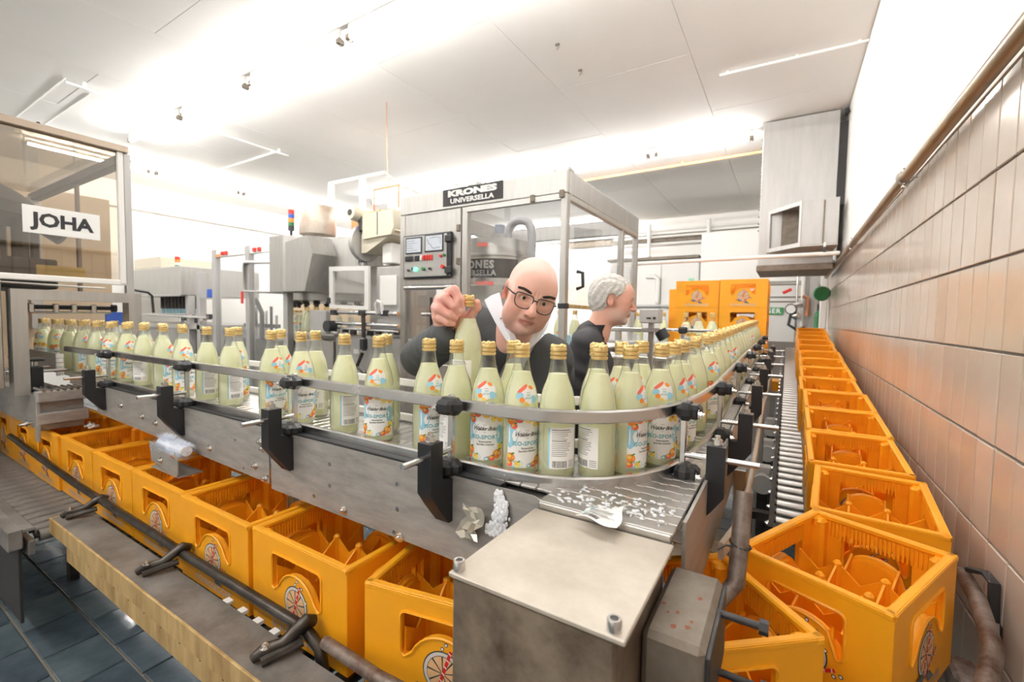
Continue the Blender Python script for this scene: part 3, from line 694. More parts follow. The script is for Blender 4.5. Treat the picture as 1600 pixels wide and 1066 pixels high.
part('inner_plate', MB().prism([(1.08, .80), (1.4, .80), (4.6, .80 + 3.2 * SL), (4.6, .99 + 3.2 * SL), (1.4, .99), (1.08, .99)], -.41, -.404, ((0, 0, 0), (0, 1, 0), (0, 0, 1), (1, 0, 0)), M['steel_plate']), cv)
def rail(zc, x0=-2.72, flare=True):
    p = []
    if flare: p += [(-3.12, .752, zc + .006), (-2.93, .765, zc + .004), (-2.80, .800, zc)]
    p += [(x0, .812, zc)] + [(a, b, zc) for a, b in ARC] + [(-.177, yy, zc + SLZ(yy)) for yy in (2.2, 3.2, 4.55)]
    return MB().tube(p, 1, M['rail'], flat=(.016, .028))
part('guide_rail', rail(1.146), cv); part('guide_rail', rail(1.006, -2.80, False), cv)
def inner(zc):
    a = [(-3.1, 1.068), (-.62, 1.068), (-.50, 1.08), (-.42, 1.14), (-.385, 1.24), (-.375, 1.4)]
    return MB().tube([(p[0], p[1], zc) for p in a] + [(-.375, yy, zc + SLZ(yy)) for yy in (2.2, 3.2, 4.5)], 1, M['white'], flat=(.013, .024))
part('inner_rail', inner(1.13), cv); part('inner_rail', inner(1.0 + .015), cv)
for xx in (-2.9, -2.25, -1.62, -1.22): part('inner_post', MB().bx(xx - .012, xx + .012, 1.075, 1.10, .94, 1.16, M['steel'], .003).box((xx, 1.088, 1.13), (.05, .04, .04), M['black'], .008), cv)
def knob(c, d):
    b = MB(); c = np.array(c, float); d = np.array(d, float); t = np.array((-d[1], d[0], 0))
    b.box(c, tuple(np.abs(t) * .062 + np.abs(d) * .040 + V3(0, 0, .040)), M['black'], .013); b.box(c + d * .012, tuple(np.abs(t) * .044 + np.abs(d) * .04 + V3(0, 0, .032)), M['black'], .008)
    return b
def station(px, py, d, z0, brk=True, full=True):
    """one rail support: post, two clamp knobs, arm with cross rod; d points outward from the conveyor"""
    d = np.array(d, float); t = np.array((-d[1], d[0], 0)); P = V3(px, py, 0)
    S_ = lambda *a: np.array(a, float)
    part('post', MB().box(P + d * .018 + V3(0, 0, z0 + 1.072), (.0135, .0135, .20), M['rail'], .002), cv)
    for zz in (1.146, 1.006):
        k = part('clamp_knob', knob(P + d * .023 + V3(0, 0, z0 + zz), d), cv)
        part('screw', MB().bolt(P + d * .051 + t * (-.018) + V3(0, 0, z0 + zz - .002), d, .007, .006, M['chrome']), k)
    part('cross_rod', MB().cyl(P + d * .018 + V3(0, 0, z0 + 1.046), P + d * .172 + V3(0, 0, z0 + 1.046), .0068, M['rail'], 12), cv)
    O = P + d * 0 + V3(0, 0, z0)
    prof = [(.070, 1.078), (.108, 1.078), (.108, .968), (.085, .935), (.048, .888), (.034, .888), (.034, .985), (.070, .995)]
    br_ = part('bracket', MB().prism(prof, -.019, .019, (O, d, (0, 0, 1), t if np.dot(np.cross(d, (0, 0, 1)), t) > 0 else -t), M['black']), cv)
    n = MB().cyl(P + d * .089 + V3(0, 0, z0 + 1.078), P + d * .089 + V3(0, 0, z0 + 1.081), .013, M['rail'], 14); n.cyl(P + d * .089 + V3(0, 0, z0 + 1.081), P + d * .089 + V3(0, 0, z0 + 1.091), .0105, M['rail'], 6); n.cyl(P + d * .089 + V3(0, 0, z0 + 1.091), P + d * .089 + V3(0, 0, z0 + 1.099), .006, M['chrome'], 10)
    part('nut', n, br_)
for px in (-.645, -1.245, -1.925, -2.70): station(px, .812, (0, -1, 0), 0)
for py in (1.062, 1.47, 2.04, 2.64, 3.2, 3.75, 4.3): station(-.180 if py > 1.2 else -.208, py, (1, 0, 0), SLZ(py))
for yy in (1.62, 3.0, 4.4):
    part('leg', MB().bx(-.13, -.09, yy, yy + .04, 0, .86 + SLZ(yy), M['steel'], .004), cv)
for xx in (-1.75, -3.2): part('leg', MB().bx(xx - .02, xx + .02, 1.09, 1.13, 0, .9, M['steel'], .004), cv)
# cable duct that sags along the right side and the grey leg tube beside the drive
t = thing('cable_duct', 'flat grey-beige cable duct curving down beside the right side of the conveyor', 'duct', (-.08, 1.2, .8))
part('duct', MB().tube([(-.085, 3.4, .96), (-.083, 2.4, .93), (-.075, 1.75, .89), (-.075, 1.42, .86), (-.085, 1.22, .835), (-.105, 1.08, .835)], 1, mat('grey beige pvc', srgb(176, 162, 146), .5), flat=(.012, .04)), t)
t = thing('support_tube', 'speckled dark grey steel tube rising beside the drive box, a wire tied round it', 'pipe', (-.06, .92, .0))
part('tube', MB().tube([(-.060, 1.02, 1.0), (-.062, .98, .9), (-.064, .955, .84), (-.085, .93, .815), (-.125, .91, .815)], .0165, M['wear'], 12), t)
part('wire_tie', MB().tube([(-.061 + .019 * math.cos(a), .985 + .019 * math.sin(a), .905 - .004 * math.cos(a)) for a in np.linspace(0, 2 * PI, 14)] + [(-.085, .965, .905), (-.098, .955, .896)], .002, M['black'], 6), t)
# drive box and its small neighbour
t = thing('drive_box', 'stained stainless drive box with a screwed flat lid at the conveyor bend', 'machine', (-.28, .64, .78))
part('body', MB().bx(-.394, -.154, .490, .735, .79, .9765, M['dirtsteel'], .003), t)
part('lid', MB().bx(-.398, -.141, .486, .745, .9775, .985, M['lid'], .0015), t)
for px in (-.388, -.158):
    s_ = MB().lathe([(.009, .985), (.009, .998), (.008, 1.0), (.0052, 1.0), (.0052, .991), (.0005, .991)], M['rail'], 14, (px, .498, 0)); part('socket_screw', s_, t)
part('stand', MB().bx(-.34, -.22, .50, .56, 0, .79, M['dirtsteel'], .004), t)
t = thing('terminal_box', 'small chipped grey box with rust spots beside the drive box', 'box', (-.12, .75, .6))
part('body', MB().bx(-.151, -.071, .595, .79, .80, .930, M['greybox'], .008), t)
rs = mat('rust spot', srgb(134, 78, 52), .8)
sp = MB()
for k in range(7):
    px, py = -.144 + .066 * rnd.random(), .61 + .17 * rnd.random(); n = 7; r0 = rnd.uniform(.002, .0045); sp.add([(px, py, .9304)] + [(px + r0 * rnd.uniform(.6, 1.3) * math.cos(2 * PI * i / n), py + 1.3 * r0 * rnd.uniform(.6, 1.3) * math.sin(2 * PI * i / n), .9304) for i in range(n)], [(0, 1 + i, 1 + (i + 1) % n) for i in range(n)], rs)
part('rust_spots', sp, t, kind='stuff')
part('side_cover', MB().bx(-.071, -.065, .60, .785, .81, .92, M['dark'], .001), t)
for zz, L_ in ((.915, .05), (.825, .055)):
    b = MB().cyl((-.075, .715, zz), (-.066 + L_, .715, zz), .0055, M['dark'], 10); b.cyl((-.066 + L_, .715, zz), (-.054 + L_, .715, zz), .0105, M['dark'], 6); part('stud', b, t)
part('foot', MB().bx(-.148, -.118, .60, .625, 0, .80, M['greybox'], .004), t)
# things lying on the conveyor end
t = thing('torn_label', 'wet torn back label with barcode stuck on the chain above the drive box', 'label', (-.265, .742, .99))
pl = MB(); g = 8
uv = lambda a, b: np.array((-.304, .717, 0)) * (1 - a) * (1 - b) + np.array((-.226, .706, 0)) * a * (1 - b) + np.array((-.235, .792, 0)) * a * b + np.array((-.287, .765, 0)) * (1 - a) * b
def lp(a, b, l=0): p = uv(a, b); return (p[0] + .004 * math.sin(6 * b), p[1] + .004 * math.sin(7 * a), 1.004 + .003 * math.sin(5 * a + 3 * b) + .004 * a * a + l)
vs = [lp(i / g, j / g) for j in range(g + 1) for i in range(g + 1)]; pl.add(vs, [(j * 9 + i, j * 9 + i + 1, j * 9 + i + 10, j * 9 + i + 9) for j in range(g) for i in range(g)], M['paper'])
def strip_(a0, a1, b0, b1, m): pl.add([lp(a0, b0, .0007), lp(a1, b0, .0007), lp(a1, b1, .0007), lp(a0, b1, .0007)], [(0, 1, 2, 3)], m)
for k in range(14): strip_(.08 + k * .028, .08 + k * .028 + rnd.choice((.009, .013, .018)), .08, .26, PR['ck'])
for k in range(9): strip_(.12, rnd.uniform(.6, .9), .36 + k * .055, .36 + k * .055 + .02, PR['gy'])
strip_(.02, .10, .3, .95, PR['bl']); part('paper', pl, t)
t = thing('crumpled_foil', 'crumpled silvery paper scrap hanging on the side plate left of the foam', 'scrap', (-.555, .77, .91))
cr = MB(); rr_ = random.Random(3); n1, n2 = 6, 4
vs = [(-.585 + .05 * j / n2 + .012 * math.sin(i) + rr_.uniform(-.004, .004) - .0 * i, .768 - .012 * abs(math.sin(1.7 * i + j)) - rr_.uniform(0, .006), .945 - .075 * i / n1 + rr_.uniform(-.004, .004)) for i in range(n1 + 1) for j in range(n2 + 1)]
cr.add(vs, [(i * 5 + j, i * 5 + j + 1, i * 5 + j + 6, i * 5 + j + 5) for i in range(n1) for j in range(n2)], mat('silver paper', srgb(206, 200, 184), .3, .5)); part('sheet', cr, t, sharp=15)
fo = MB(); rr_ = random.Random(5)
for k in range(520):
    h = rr_.random() ** .8; r_ = rr_.uniform(.0025, .0055); fo.ball((-.500 + .010 * math.sin(4 * h) + rr_.gauss(0, .0055 + .004 * h), .7735 - r_ * .5 - rr_.uniform(0, .006 * (1 - abs(2 * h - 1))), .985 - .095 * h), (r_, r_ * .7, r_ * 1.6), M['foam'], 6, 4)
o = part('soap_foam', fo); tag(o, 'white soap foam running down the side plate left of the drive box', 'foam'); o['kind'] = 'stuff'
fo = MB()
for k in range(120):
    fo.ball((-.37 + .21 * rr_.random(), .76 + .10 * rr_.random(), 1.0022), (rr_.uniform(.0015, .006), rr_.uniform(.0015, .003), .0022), M['foam'], 6, 4)
o = part('foam_flecks', fo); tag(o, 'white foam flecks scattered on the wet chain behind the drive box', 'foam'); o['kind'] = 'stuff'
# roller brush in its holder below the side plate
t = thing('cleaning_brush', 'fluffy white roller brush in a bent steel holder under the conveyor', 'brush', (-1.82, .745, .85))
part('holder', MB().prism([(-2.0, .868), (-1.985, .80), (-1.79, .772), (-1.775, .785), (-1.775, .835), (-1.80, .86), (-1.80, .83)], -.002, .002, ((0, .700, 0), (1, 0, 0), (0, 0, 1), (0, -1, 0)), M['steel_plate']).bx(-1.99, -1.775, .700, .776, .772, .777, M['steel_plate']), t)
part('holder_bolt', MB().bolt((-1.90, .697, .815), (0, -1, 0), .008, .006, M['rail']), t)
br_ = MB(); rr_ = random.Random(9)
for i in range(2600):
    x0 = -1.985 + .20 * rr_.random(); 
    if -1.90 < x0 < -1.885: continue
    q = rr_.uniform(0, 2 * PI); c = V3(x0, .731, .858); d_ = V3(rr_.uniform(-.25, .25), math.cos(q), math.sin(q)) * rr_.uniform(.030, .041) * (.85 if x0 > -1.89 else 1.05)
    s_ = V3(1, 0, 0) * .0012; br_.add([c - s_, c + s_, c + d_ + s_ * .4, c + d_ - s_ * .4], [(0, 1, 2, 3)], mat('pale blue white bristle', srgb(232, 238, 248), .8))
o_ = part('bristles', br_, t, kind='stuff'); part('core', MB().cyl((-1.985, .731, .858), (-1.785, .731, .858), .018, M['foam'], 12), t)
# infeed block on the left with its clamps, guide and rollers
t = thing('infeed_housing', 'ridged steel housing on the left where bottles leave the machine portal', 'machine', (-3.4, .7, .72))
part('body', MB().bx(-4.6, -3.03, .632, .79, .765, .927, M['steel_plate'], .004), t)
part('end_plate', MB().bx(-3.03, -2.99, .615, .80, .905, .96, M['steel_plate'], .006).bx(-3.03, -2.995, .615, .80, .80, .855, M['steel_plate'], .004).bx(-3.03, -2.997, .613, .625, .72, .96, M['steel_plate'], .002), t)
rg = MB()
for k in range(7): rg.cyl((-3.14, .64 + .024 * k, .962), (-2.99, .64 + .024 * k, .962), .007, M['rail'], 8)
part('ridges', rg, t, kind='stuff')
part('guide_plate', MB().bx(-4.1, -3.36, .792, .80, 1.0, 1.105, M['steel_plate'], .002), t)
for k in range(5): part('roller', MB().cyl((-3.335, .778, .995 + .024 * k), (-3.335, .778, 1.015 + .024 * k), .016, M['white'], 12), t)
for (px, py) in ((-3.50, .655), (-3.28, .672)):
    c = MB().bx(px - .035, px + .035, py - .025, py + .025, .93, 1.06, M['black'], .008); c.cyl((px, py, 1.06), (px, py, 1.085), .014, M['rail'], 10); c.bx(px - .045, px + .045, py - .03, py + .03, 1.085, 1.10, M['black'], .005)
    k_ = part('clamp_block', c, t); part('clamp_rod', MB().cyl((px, py - .10, 1.03), (px, .79, 1.03), .0075, M['rail'], 10), k_)
for px in (-3.10, -2.78, -2.83):
    part('handle_bolt', MB().cyl((px, .62 if px < -3 else .776, .80), (px, .575 if px < -3 else .735, .795), .008, M['rail'], 8).bolt((px, .60 if px < -3 else .755, .80), (0, -1, 0), .013, .004, M['rail']), t)
# ------------------------------------------------------------------ crate conveyors
def roller_mesh(L, r, m, ax):
    a, b = ((-L / 2, 0, 0), (L / 2, 0, 0)) if ax == 'x' else ((0, -L / 2, 0), (0, L / 2, 0)); return MB().cyl(a, b, r, m, 12).cyl(tuple(q * 1.05 for q in a), tuple(q * 1.05 for q in b), r * .4, M['dark'], 8).mesh('roller')
t = thing('crate_conveyor', 'dark roller conveyor carrying the amber crates under the bottle line', 'conveyor', (-2.6, .75, .4))
RM = roller_mesh(.34, .024, M['darkmetal'], 'y'); RMl = roller_mesh(.50, .022, M['ledge'], 'y'); x = -5.0
while x < -.62: obj_of('roller', RMl if x < -2.42 else RM, t, Vector((x, .745 if x < -2.42 else .83, ZL - .026)) - t.location); x += .075
part('side_rail', MB().bx(-5.05, -2.40, .455, .475, .42, .475, M['ledge'], .003).bx(-2.40, -.6, .652, .658, .42, .485, M['darkmetal'], .002), t); part('side_rail', MB().bx(-5.05, -.6, 1.035, 1.055, .40, .485, M['darkmetal'], .003), t)
for xx in (-4.2, -3.0, -1.1):
    for yy in (.72, .98): part('leg', MB().bx(xx - .02, xx + .02, yy - .02, yy + .02, 0, .42, M['darkmetal'], .003), t)
RB = roller_mesh(.40, .024, M['darkmetal'], 'x')
for k, a in enumerate(range(0, 76, 7)):
    q = math.radians(a); c = Vector((-.56 + .0 + .66 * math.sin(q) * 1.18, 1.70 - .90 * math.cos(q), ZL - .032 + .022 * k / 12)); o_ = obj_of('roller', RB, t, c - t.location); o_.rotation_euler[2] = PI / 2 + q
part('bend_leg', MB().bx(-.02, .02, 1.1, 1.14, 0, .44, M['darkmetal'], .003), t)
t = thing('rising_roller_conveyor', 'steel roller conveyor rising along the tiled wall under the crates', 'conveyor', (.2, 4, .5))
RM2 = roller_mesh(.44, .020, M['steel'], 'x'); y = 2.03; zr = lambda y: .58 + .0895 * (y - 1.984) - .023
while y < 6.9: obj_of('roller', RM2, t, Vector((.215, y, zr(y))) - t.location); y += .078
sl = lambda x0, x1, dz0, dz1, m: MB().prism([(1.95, zr(1.95) + dz0), (6.9, zr(6.9) + dz0), (6.9, zr(6.9) + dz1), (1.95, zr(1.95) + dz1)], x0, x1, ((0, 0, 0), (0, 1, 0), (0, 0, 1), (1, 0, 0)), m)
part('side_rail', sl(-.03, -.012, -.05, .012, M['darkmetal']), t); part('side_rail', sl(.436, .45, -.05, .012, M['darkmetal']), t)
yy = 2.0
while yy < 6.8: part('axle_nut', MB().bolt((-.03, yy, zr(yy)), (-1, 0, 0), .009, .006, M['rail']), t); yy += .148
for yy in (2.3, 4.2, 6.2):
    for xx in (0.0, .42): part('leg', MB().bx(xx - .018, xx + .018, yy - .018, yy + .018, 0, zr(yy) - .04, M['steel'], .003), t)
part('cross_bar', MB().bx(-.16, .42, 2.36, 2.40, .42, .46, M['darkmetal'], .003), t)
for k, (yy, h) in enumerate(((2.72, .13), (3.35, .16), (4.1, .17))):
    g = thing('gear_motor', 'pale grey gear motor between the two conveyors, %s from the front' % ordinal(k), 'motor', (-.10, yy, .30), 'gear motors between the conveyors')
    b = MB().cyl((-.075, yy - .08, .50), (-.075, yy + .10, .50), .05, M['white_em'], 16)
    for q in range(6): b.cyl((-.075, yy - .06 + .026 * q, .50), (-.075, yy - .052 + .026 * q, .50), .055, M['white_em'], 16)
    part('motor_body', b, g); part('terminal_cover', MB().bx(-.11, -.04, yy - .04, yy + .04, .545, .58, M['white_em'], .006), g); part('base', MB().bx(-.10, -.05, yy - .05, yy + .05, 0, .46, M['darkmetal'], .004), g)
# the ledge in front of the crates, guard tube with forged clamps
t = thing('conveyor_ledge', 'grey-topped ledge with a dirty cream front along the crates, lower left', 'ledge', (-1.4, .57, .4))
part('top_plate', MB().bx(-2.36, -.50, .512, .612, .548, .5545, M['ledge'], .002), t)
part('front_lip', MB().bx(-2.365, -.50, .506, .513, .497, .557, M['wood'], .0015), t); part('lower_panel', MB().bx(-2.27, -.50, .528, .536, .405, .488, M['wood'], .0015), t); part('painted_shadow_strip', MB().bx(-2.30, -.50, .522, .530, .486, .499, M['dark'], .001), t)  # dark strip painted as the shadow line between lip and lower panel
part('end_cap', MB().bx(-2.364, -2.358, .508, .612, .50, .556, M['wood'], .001), t)
for k in range(5): part('white_pad', MB().bx(-1.30 + .075 * k, -1.275 + .075 * k, .610, .628, .545, .555, M['paper'], .001), t)
for xx in (-1.0,): part('leg', MB().bx(xx - .02, xx + .02, .60, .63, 0, .55, M['darkmetal'], .003), t)
hb = MB()
for k in range(16): hb.cyl((-2.2 + .11 * k, .5165, .485), (-2.2 + .11 * k, .514, .485), .004, M['dark'], 8)
part('holes', hb, t, kind='stuff')
t = thing('guard_tube', 'dark worn guard tube along the crates, bending down at its end', 'pipe', (-1.6, .62, .59))
part('tube', MB().tube([(-3.6, .632, .655), (-2.55, .630, .612), (-1.5, .630, .596), (-1.0, .632, .594), (-.94, .632, .588), (-.905, .634, .565), (-.895, .636, .52), (-.893, .636, .40)], .0135, M['darkmetal'], 12), t)
for px, s_ in ((-2.27, 1), (-1.585, 1), (-.955, 1.15)):
    c = MB().tube([(px - .045, .530, .566), (px - .035, .548, .578), (px - .012, .585, .584), (px, .612, .606), (px + .004, .632, .615), (px + .006, .650, .606)], [.010 * s_, .013 * s_, .013 * s_, .014 * s_, .015 * s_, .012 * s_], M['darkmetal'], 10)
    c.tube([(px - .02, .536, .566), (px, .58, .574), (px + .014, .615, .580)], .010 * s_, M['darkmetal'], 8)
    k_ = part('forged_clamp', c, t); part('clamp_bolt', MB().bolt((px - .028, .55, .588), (0, 0, 1), .008, .005, M['rail']), k_)
t = thing('bend_guard_tube', 'thick rusty guard tube curving round the crate bend to the wall', 'pipe', (.1, 1.0, .6))
part('tube', MB().tube([(-.885, .634, .588), (-.70, .626, .592), (-.5, .632, .597), (-.29, .655, .60), (-.2, .680, .605), (-.02, .785, .61), (.16, .915, .62), (.27, 1.03, .63), (.345, 1.16, .64), (.405, 1.33, .66), (.425, 1.5, .68), (.425, 1.62, .69)], [.0145, .0145, .0145, .0145, .0145, .016, .0175, .018, .018, .018, .018, .018], M['wear'], 14), t)
t = thing('wall_bracket', 'black bent bracket holding the guard tube at the tiled wall', 'bracket', (.45, 1.53, .65))
part('arm', MB().tube([(.43, 1.60, .712), (.455, 1.575, .722), (.462, 1.54, .715), (.462, 1.53, .60)], 1, M['dark'], flat=(.022, .012)), t); part('wall_plate', MB().bx(.456, .476, 1.515, 1.545, .55, .62, M['dark'], .002), t)
t = thing('grey_cable', 'thin grey cable hanging down the tiles beside the guard tube', 'cable', (.455, 1.45, .4))
part('cable', MB().tube([(.455, 1.49, .64), (.452, 1.47, .58), (.448, 1.44, .50), (.450, 1.41, .40), (.454, 1.40, .2), (.454, 1.40, 0)], .006, mat('grey cable', srgb(150, 148, 146), .5), 8), t)
t = thing('pipe_fitting', 'scuffed pale metal fitting block at the foot of the guard tube', 'fitting', (.40, 1.42, .42))
part('block', MB().bx(.37, .425, 1.40, 1.50, .46, .53, M['wear'], .008), t); part('stem', MB().cyl((.40, 1.45, 0), (.40, 1.45, .46), .018, M['wear'], 10), t); part('bolt', MB().bolt((.385, 1.40, .495), (0, -1, 0), .008, .005, M['rail']), t)
# low machine frame at the far left bottom
t = thing('low_machine_frame', 'grey low machine beam with a painted shadow sheet below at the left edge', 'frame', (-3.0, .4, .3))
part('beam', MB().bx(-4.4, -2.385, .40, .44, .46, .535, M['ledge'], .003).bx(-4.4, -2.385, .44, .47, .52, .53, M['ledge']), t)
part('shadow_sheet', MB().bx(-4.4, -2.42, .432, .442, .16, .462, M['dark'], .002), t)  # dark sheet standing in for the shadow below the beam
for xx in (-3.0, -3.9): part('foot', MB().bx(xx - .02, xx + .02, .41, .45, 0, .46, M['dark'], .003), t)
# ------------------------------------------------------------------ machines
def frame_bar(mb, a, b, s, m): return mb.bx(min(a[0], b[0]) - s / 2, max(a[0], b[0]) + s / 2, min(a[1], b[1]) - s / 2, max(a[1], b[1]) + s / 2, min(a[2], b[2]) - s / 2, max(a[2], b[2]) + s / 2, m, .004)
# left machine with the smoky guard
t = thing('crown_machine', 'tall enclosed machine with smoky guard at the left edge, white name plate on it', 'machine', (-3.9, .3, .0))
bz = mat('beige grey anodised bar', srgb(176, 160, 144), .4, .5)
part('top_rail', MB().bx(-3.22, -3.17, -.6, 1.05, 2.225, 2.262, bz, .004), t)
part('corner_post', MB().bx(-3.205, -3.18, 1.0, 1.026, 1.50, 2.225, M['white'], .003).bx(-3.225, -3.185, 1.028, 1.062, 1.44, 2.225, M['tin'], .003), t)
part('bottom_rail', MB().bx(-3.215, -3.185, -.6, 1.03, 1.492, 1.522, M['white'], .004), t)
part('guard_pane', MB().bx(-3.2015, -3.1985, -.6, 1.0, 1.522, 2.225, M['smoke']), t)
for yy in (.2, .7): part('rail_screw', MB().ball((-3.195, yy, 2.268), .008, M['dark'], 8, 5), t)
part('top_side_beam', frame_bar(MB(), (-3.24, 1.045, 2.2), (-4.95, 1.045, 2.2), .055, M['dark']), t)
part('rear_post', MB().bx(-4.98, -4.90, 1.0, 1.07, 1.2, 2.2, M['steel'], .004), t); part('middle_post', MB().bx(-4.02, -3.99, 1.035, 1.055, 1.45, 2.18, M['greybox'], .003), t)
part('rear_panel', MB().bx(-5.06, -5.03, -1.0, 1.52, .9, 2.3, M['wallbeige'], .002), t)
part('roof_glass', MB().bx(-4.95, -3.22, -.6, 1.03, 2.235, 2.239, M['smoke']), t)
g = MB(); g.lathe([(.02, 2.12), (.16, 2.08), (.33, 1.98), (.42, 1.90), (.42, 1.84), (.20, 1.80), (.18, 1.45)], M['dark'], 28, (-3.72, .40, 0))
part('turret_dome', g, t)
for k in range(14):
    q = 2 * PI * k / 14; part('turret_head', MB().cyl((-3.72 + .36 * math.cos(q), .40 + .36 * math.sin(q), 1.86), (-3.72 + .36 * math.cos(q), .40 + .36 * math.sin(q), 1.60), .035, M['dark'], 8).cyl((-3.72 + .36 * math.cos(q), .40 + .36 * math.sin(q), 1.60), (-3.72 + .36 * math.cos(q), .40 + .36 * math.sin(q), 1.5), .022, M['steel'], 8), t)
part('turret_column', MB().cyl((-3.72, .40, .95), (-3.72, .40, 1.6), .2, M['dark'], 20), t)
part('cam_arm', MB().tube([(-3.72, .40, 2.0), (-3.55, .70, 1.86), (-3.48, .84, 1.74)], .035, M['dark'], 8), t)
part('hose', MB().tube([(-3.9, .2, 2.1), (-3.72, .48, 2.06), (-3.62, .70, 1.97), (-3.6, .84, 1.86)], .010, M['dark'], 8), t)
part('dark_cabinet', MB().bx(-4.5, -3.6, -.4, .30, .95, 1.72, M['dark'], .01), t); part('dark_block', MB().bx(-4.2, -3.40, .28, .80, 1.46, 1.62, M['dark'], .008), t)
pl = MB().bx(-3.196, -3.192, .632, .921, 1.727, 1.862, M['paper']); put_text(pl, 'JOHA', ((-3.192, .778, 1.793), (0, 1, 0), (0, 0, 1), (1, 0, 0)), .092, M['ink'], .0012, bold=.0035, spacing=.98)
part('name_plate', pl, t, label='white name plate with bold black letters')
part('yellow_label', MB().bx(-3.23, -3.225, .68, .865, 1.52, 1.575, mat('yellow sticker', srgb(214, 190, 110), .6)), t)
part('base_cabinet', MB().bx(-4.9, -3.9, -.5, .38, 0, .9, M['steel_v'], .01), t)
part('side_column', MB().bx(-3.24, -3.18, .49, .55, .965, 1.49, M['steel'], .004), t)
# portal
pf = MB(); y0, y1, zt = .575, 1.082, 1.447
part('portal_frame', MB().prism([(y0, .93), (y0 + .055, .93), (y0 + .055, 1.395), (y1 - .058, 1.395), (y1 - .058, 1.0), (y1, 1.0), (y1, zt), (y0, zt)], -.045, .045, ((-3.2, 0, 0), (0, 1, 0), (0, 0, 1), (1, 0, 0)), M['steel_v']), t)
part('portal_bar', MB().cyl((-3.26, .62, 1.362), (-3.26, .99, 1.362), .012, M['black'], 10).cyl((-3.26, .98, 1.362), (-3.26, 1.0, 1.362), .022, M['black'], 12), t)
part('portal_rod', MB().cyl((-3.24, .62, 1.335), (-3.24, .97, 1.335), .006, M['rail'], 8), t)
for yy in (.66, .75, .82, .90): part('rod_clamp', MB().box((-3.25, yy, 1.355), (.03, .022, .05), M['rail'], .004), t)
part('upper_rod', MB().cyl((-3.18, .50, 1.478), (-3.18, .93, 1.470), .005, M['steel'], 8), t)
part('blue_plate', MB().bx(-3.5, -3.49, 1.02, 1.13, 1.26, 1.34, M['blue']), t)
part('hose_bow', MB().tube([(-3.2, 1.06, 1.47), (-3.2, 1.13, 1.46), (-3.2, 1.15, 1.44), (-3.2, 1.155, 1.34)], .007, M['dark'], 8), t)
# ------------------------------------------------------------------ labelling machine
kx0, kx1, ky0, ky1 = -2.655, -1.205, 2.60, 4.18
t = thing('labelling_machine', 'big steel labelling machine with roof box, name board and control panel', 'machine', (-1.93, 3.4, 0))
part('roof_rim', MB().bx(kx0, kx1, ky0, ky0 + .05, 2.135, 2.283, M['steel_v'], .008), t); part('roof_rim', MB().bx(kx0, kx1, ky1 - .05, ky1, 2.135, 2.283, M['steel_v'], .008), t)
for a, b in ((kx0, kx0 + .05), (kx1 - .05, kx1)): part('roof_rim', MB().bx(a, b, ky0 + .05, ky1 - .05, 2.135, 2.283, M['steel_v'], .006), t)
part('roof_pane', MB().bx(kx0 + .05, kx1 - .05, ky0 + .05, ky1 - .05, 2.262, 2.266, M['pane']), t)
for px, py in ((-1.96, 2.66), (-1.26, 2.68)): part('roof_knob', MB().box((px, py, 2.30), (.09, .09, .03), M['steel'], .006), t)
nb = MB().bx(-2.21, -1.685, ky0 - .006, ky0 + .002, 2.158, 2.278, M['dark'], .001)
FRK = lambda x, z: ((x, ky0 - .006, z), (1, 0, 0), (0, 0, 1), (0, -1, 0))
FRW = lambda x, z, k: ((x, ky0 - .006, z), (k, 0, 0), (0, 0, 1), (0, -1, 0))
put_text(nb, 'KRONES', FRW(-1.948, 2.240, 2.0), .056, M['paper'], .001, bold=.004, spacing=1.0); put_text(nb, 'UNIVERSELLA', FRW(-1.948, 2.186, 1.35), .047, M['paper'], .001, bold=.0018, spacing=1.0)
part('name_board', nb, t, label='dark name board with pale lettering')
for a, b in ((kx0, kx0 + .055), (-2.085, -2.045), (-2.035, -1.985), (kx1 - .045, kx1)): part('front_post', MB().bx(a, b, ky0, ky0 + .05, .0, 2.135, M['steel_v'], .004), t)
for yy in (3.72, ky1 - .05): part('side_post', MB().bx(kx1 - .045, kx1, yy, yy + .05, .0, 2.135, M['steel_v'], .004), t)
part('side_post', MB().bx(kx0, kx0 + .05, ky1 - .05, ky1, 0, 2.135, M['steel_v'], .004), t)
part('upper_panel', MB().bx(kx0 + .055, -2.085, ky0 + .005, ky0 + .03, 1.585, 2.135, M['steel_v'], .003), t)
cp = part('control_panel', MB().bx(-2.598, -2.122, ky0 - .022, ky0 + .006, 1.635, 1.972, M['black'], .006), t, label='black framed control panel with two charts and buttons')
part('panel_face', MB().bx(-2.585, -2.155, ky0 - .026, ky0 - .02, 1.648, 1.958, M['tin'], .003), cp)
def fx(u, v):  # photo panel px -> machine front
    return -2.598 + (u - 634) / 72. * .476, 1.972 - (v - 368) / 68. * .337
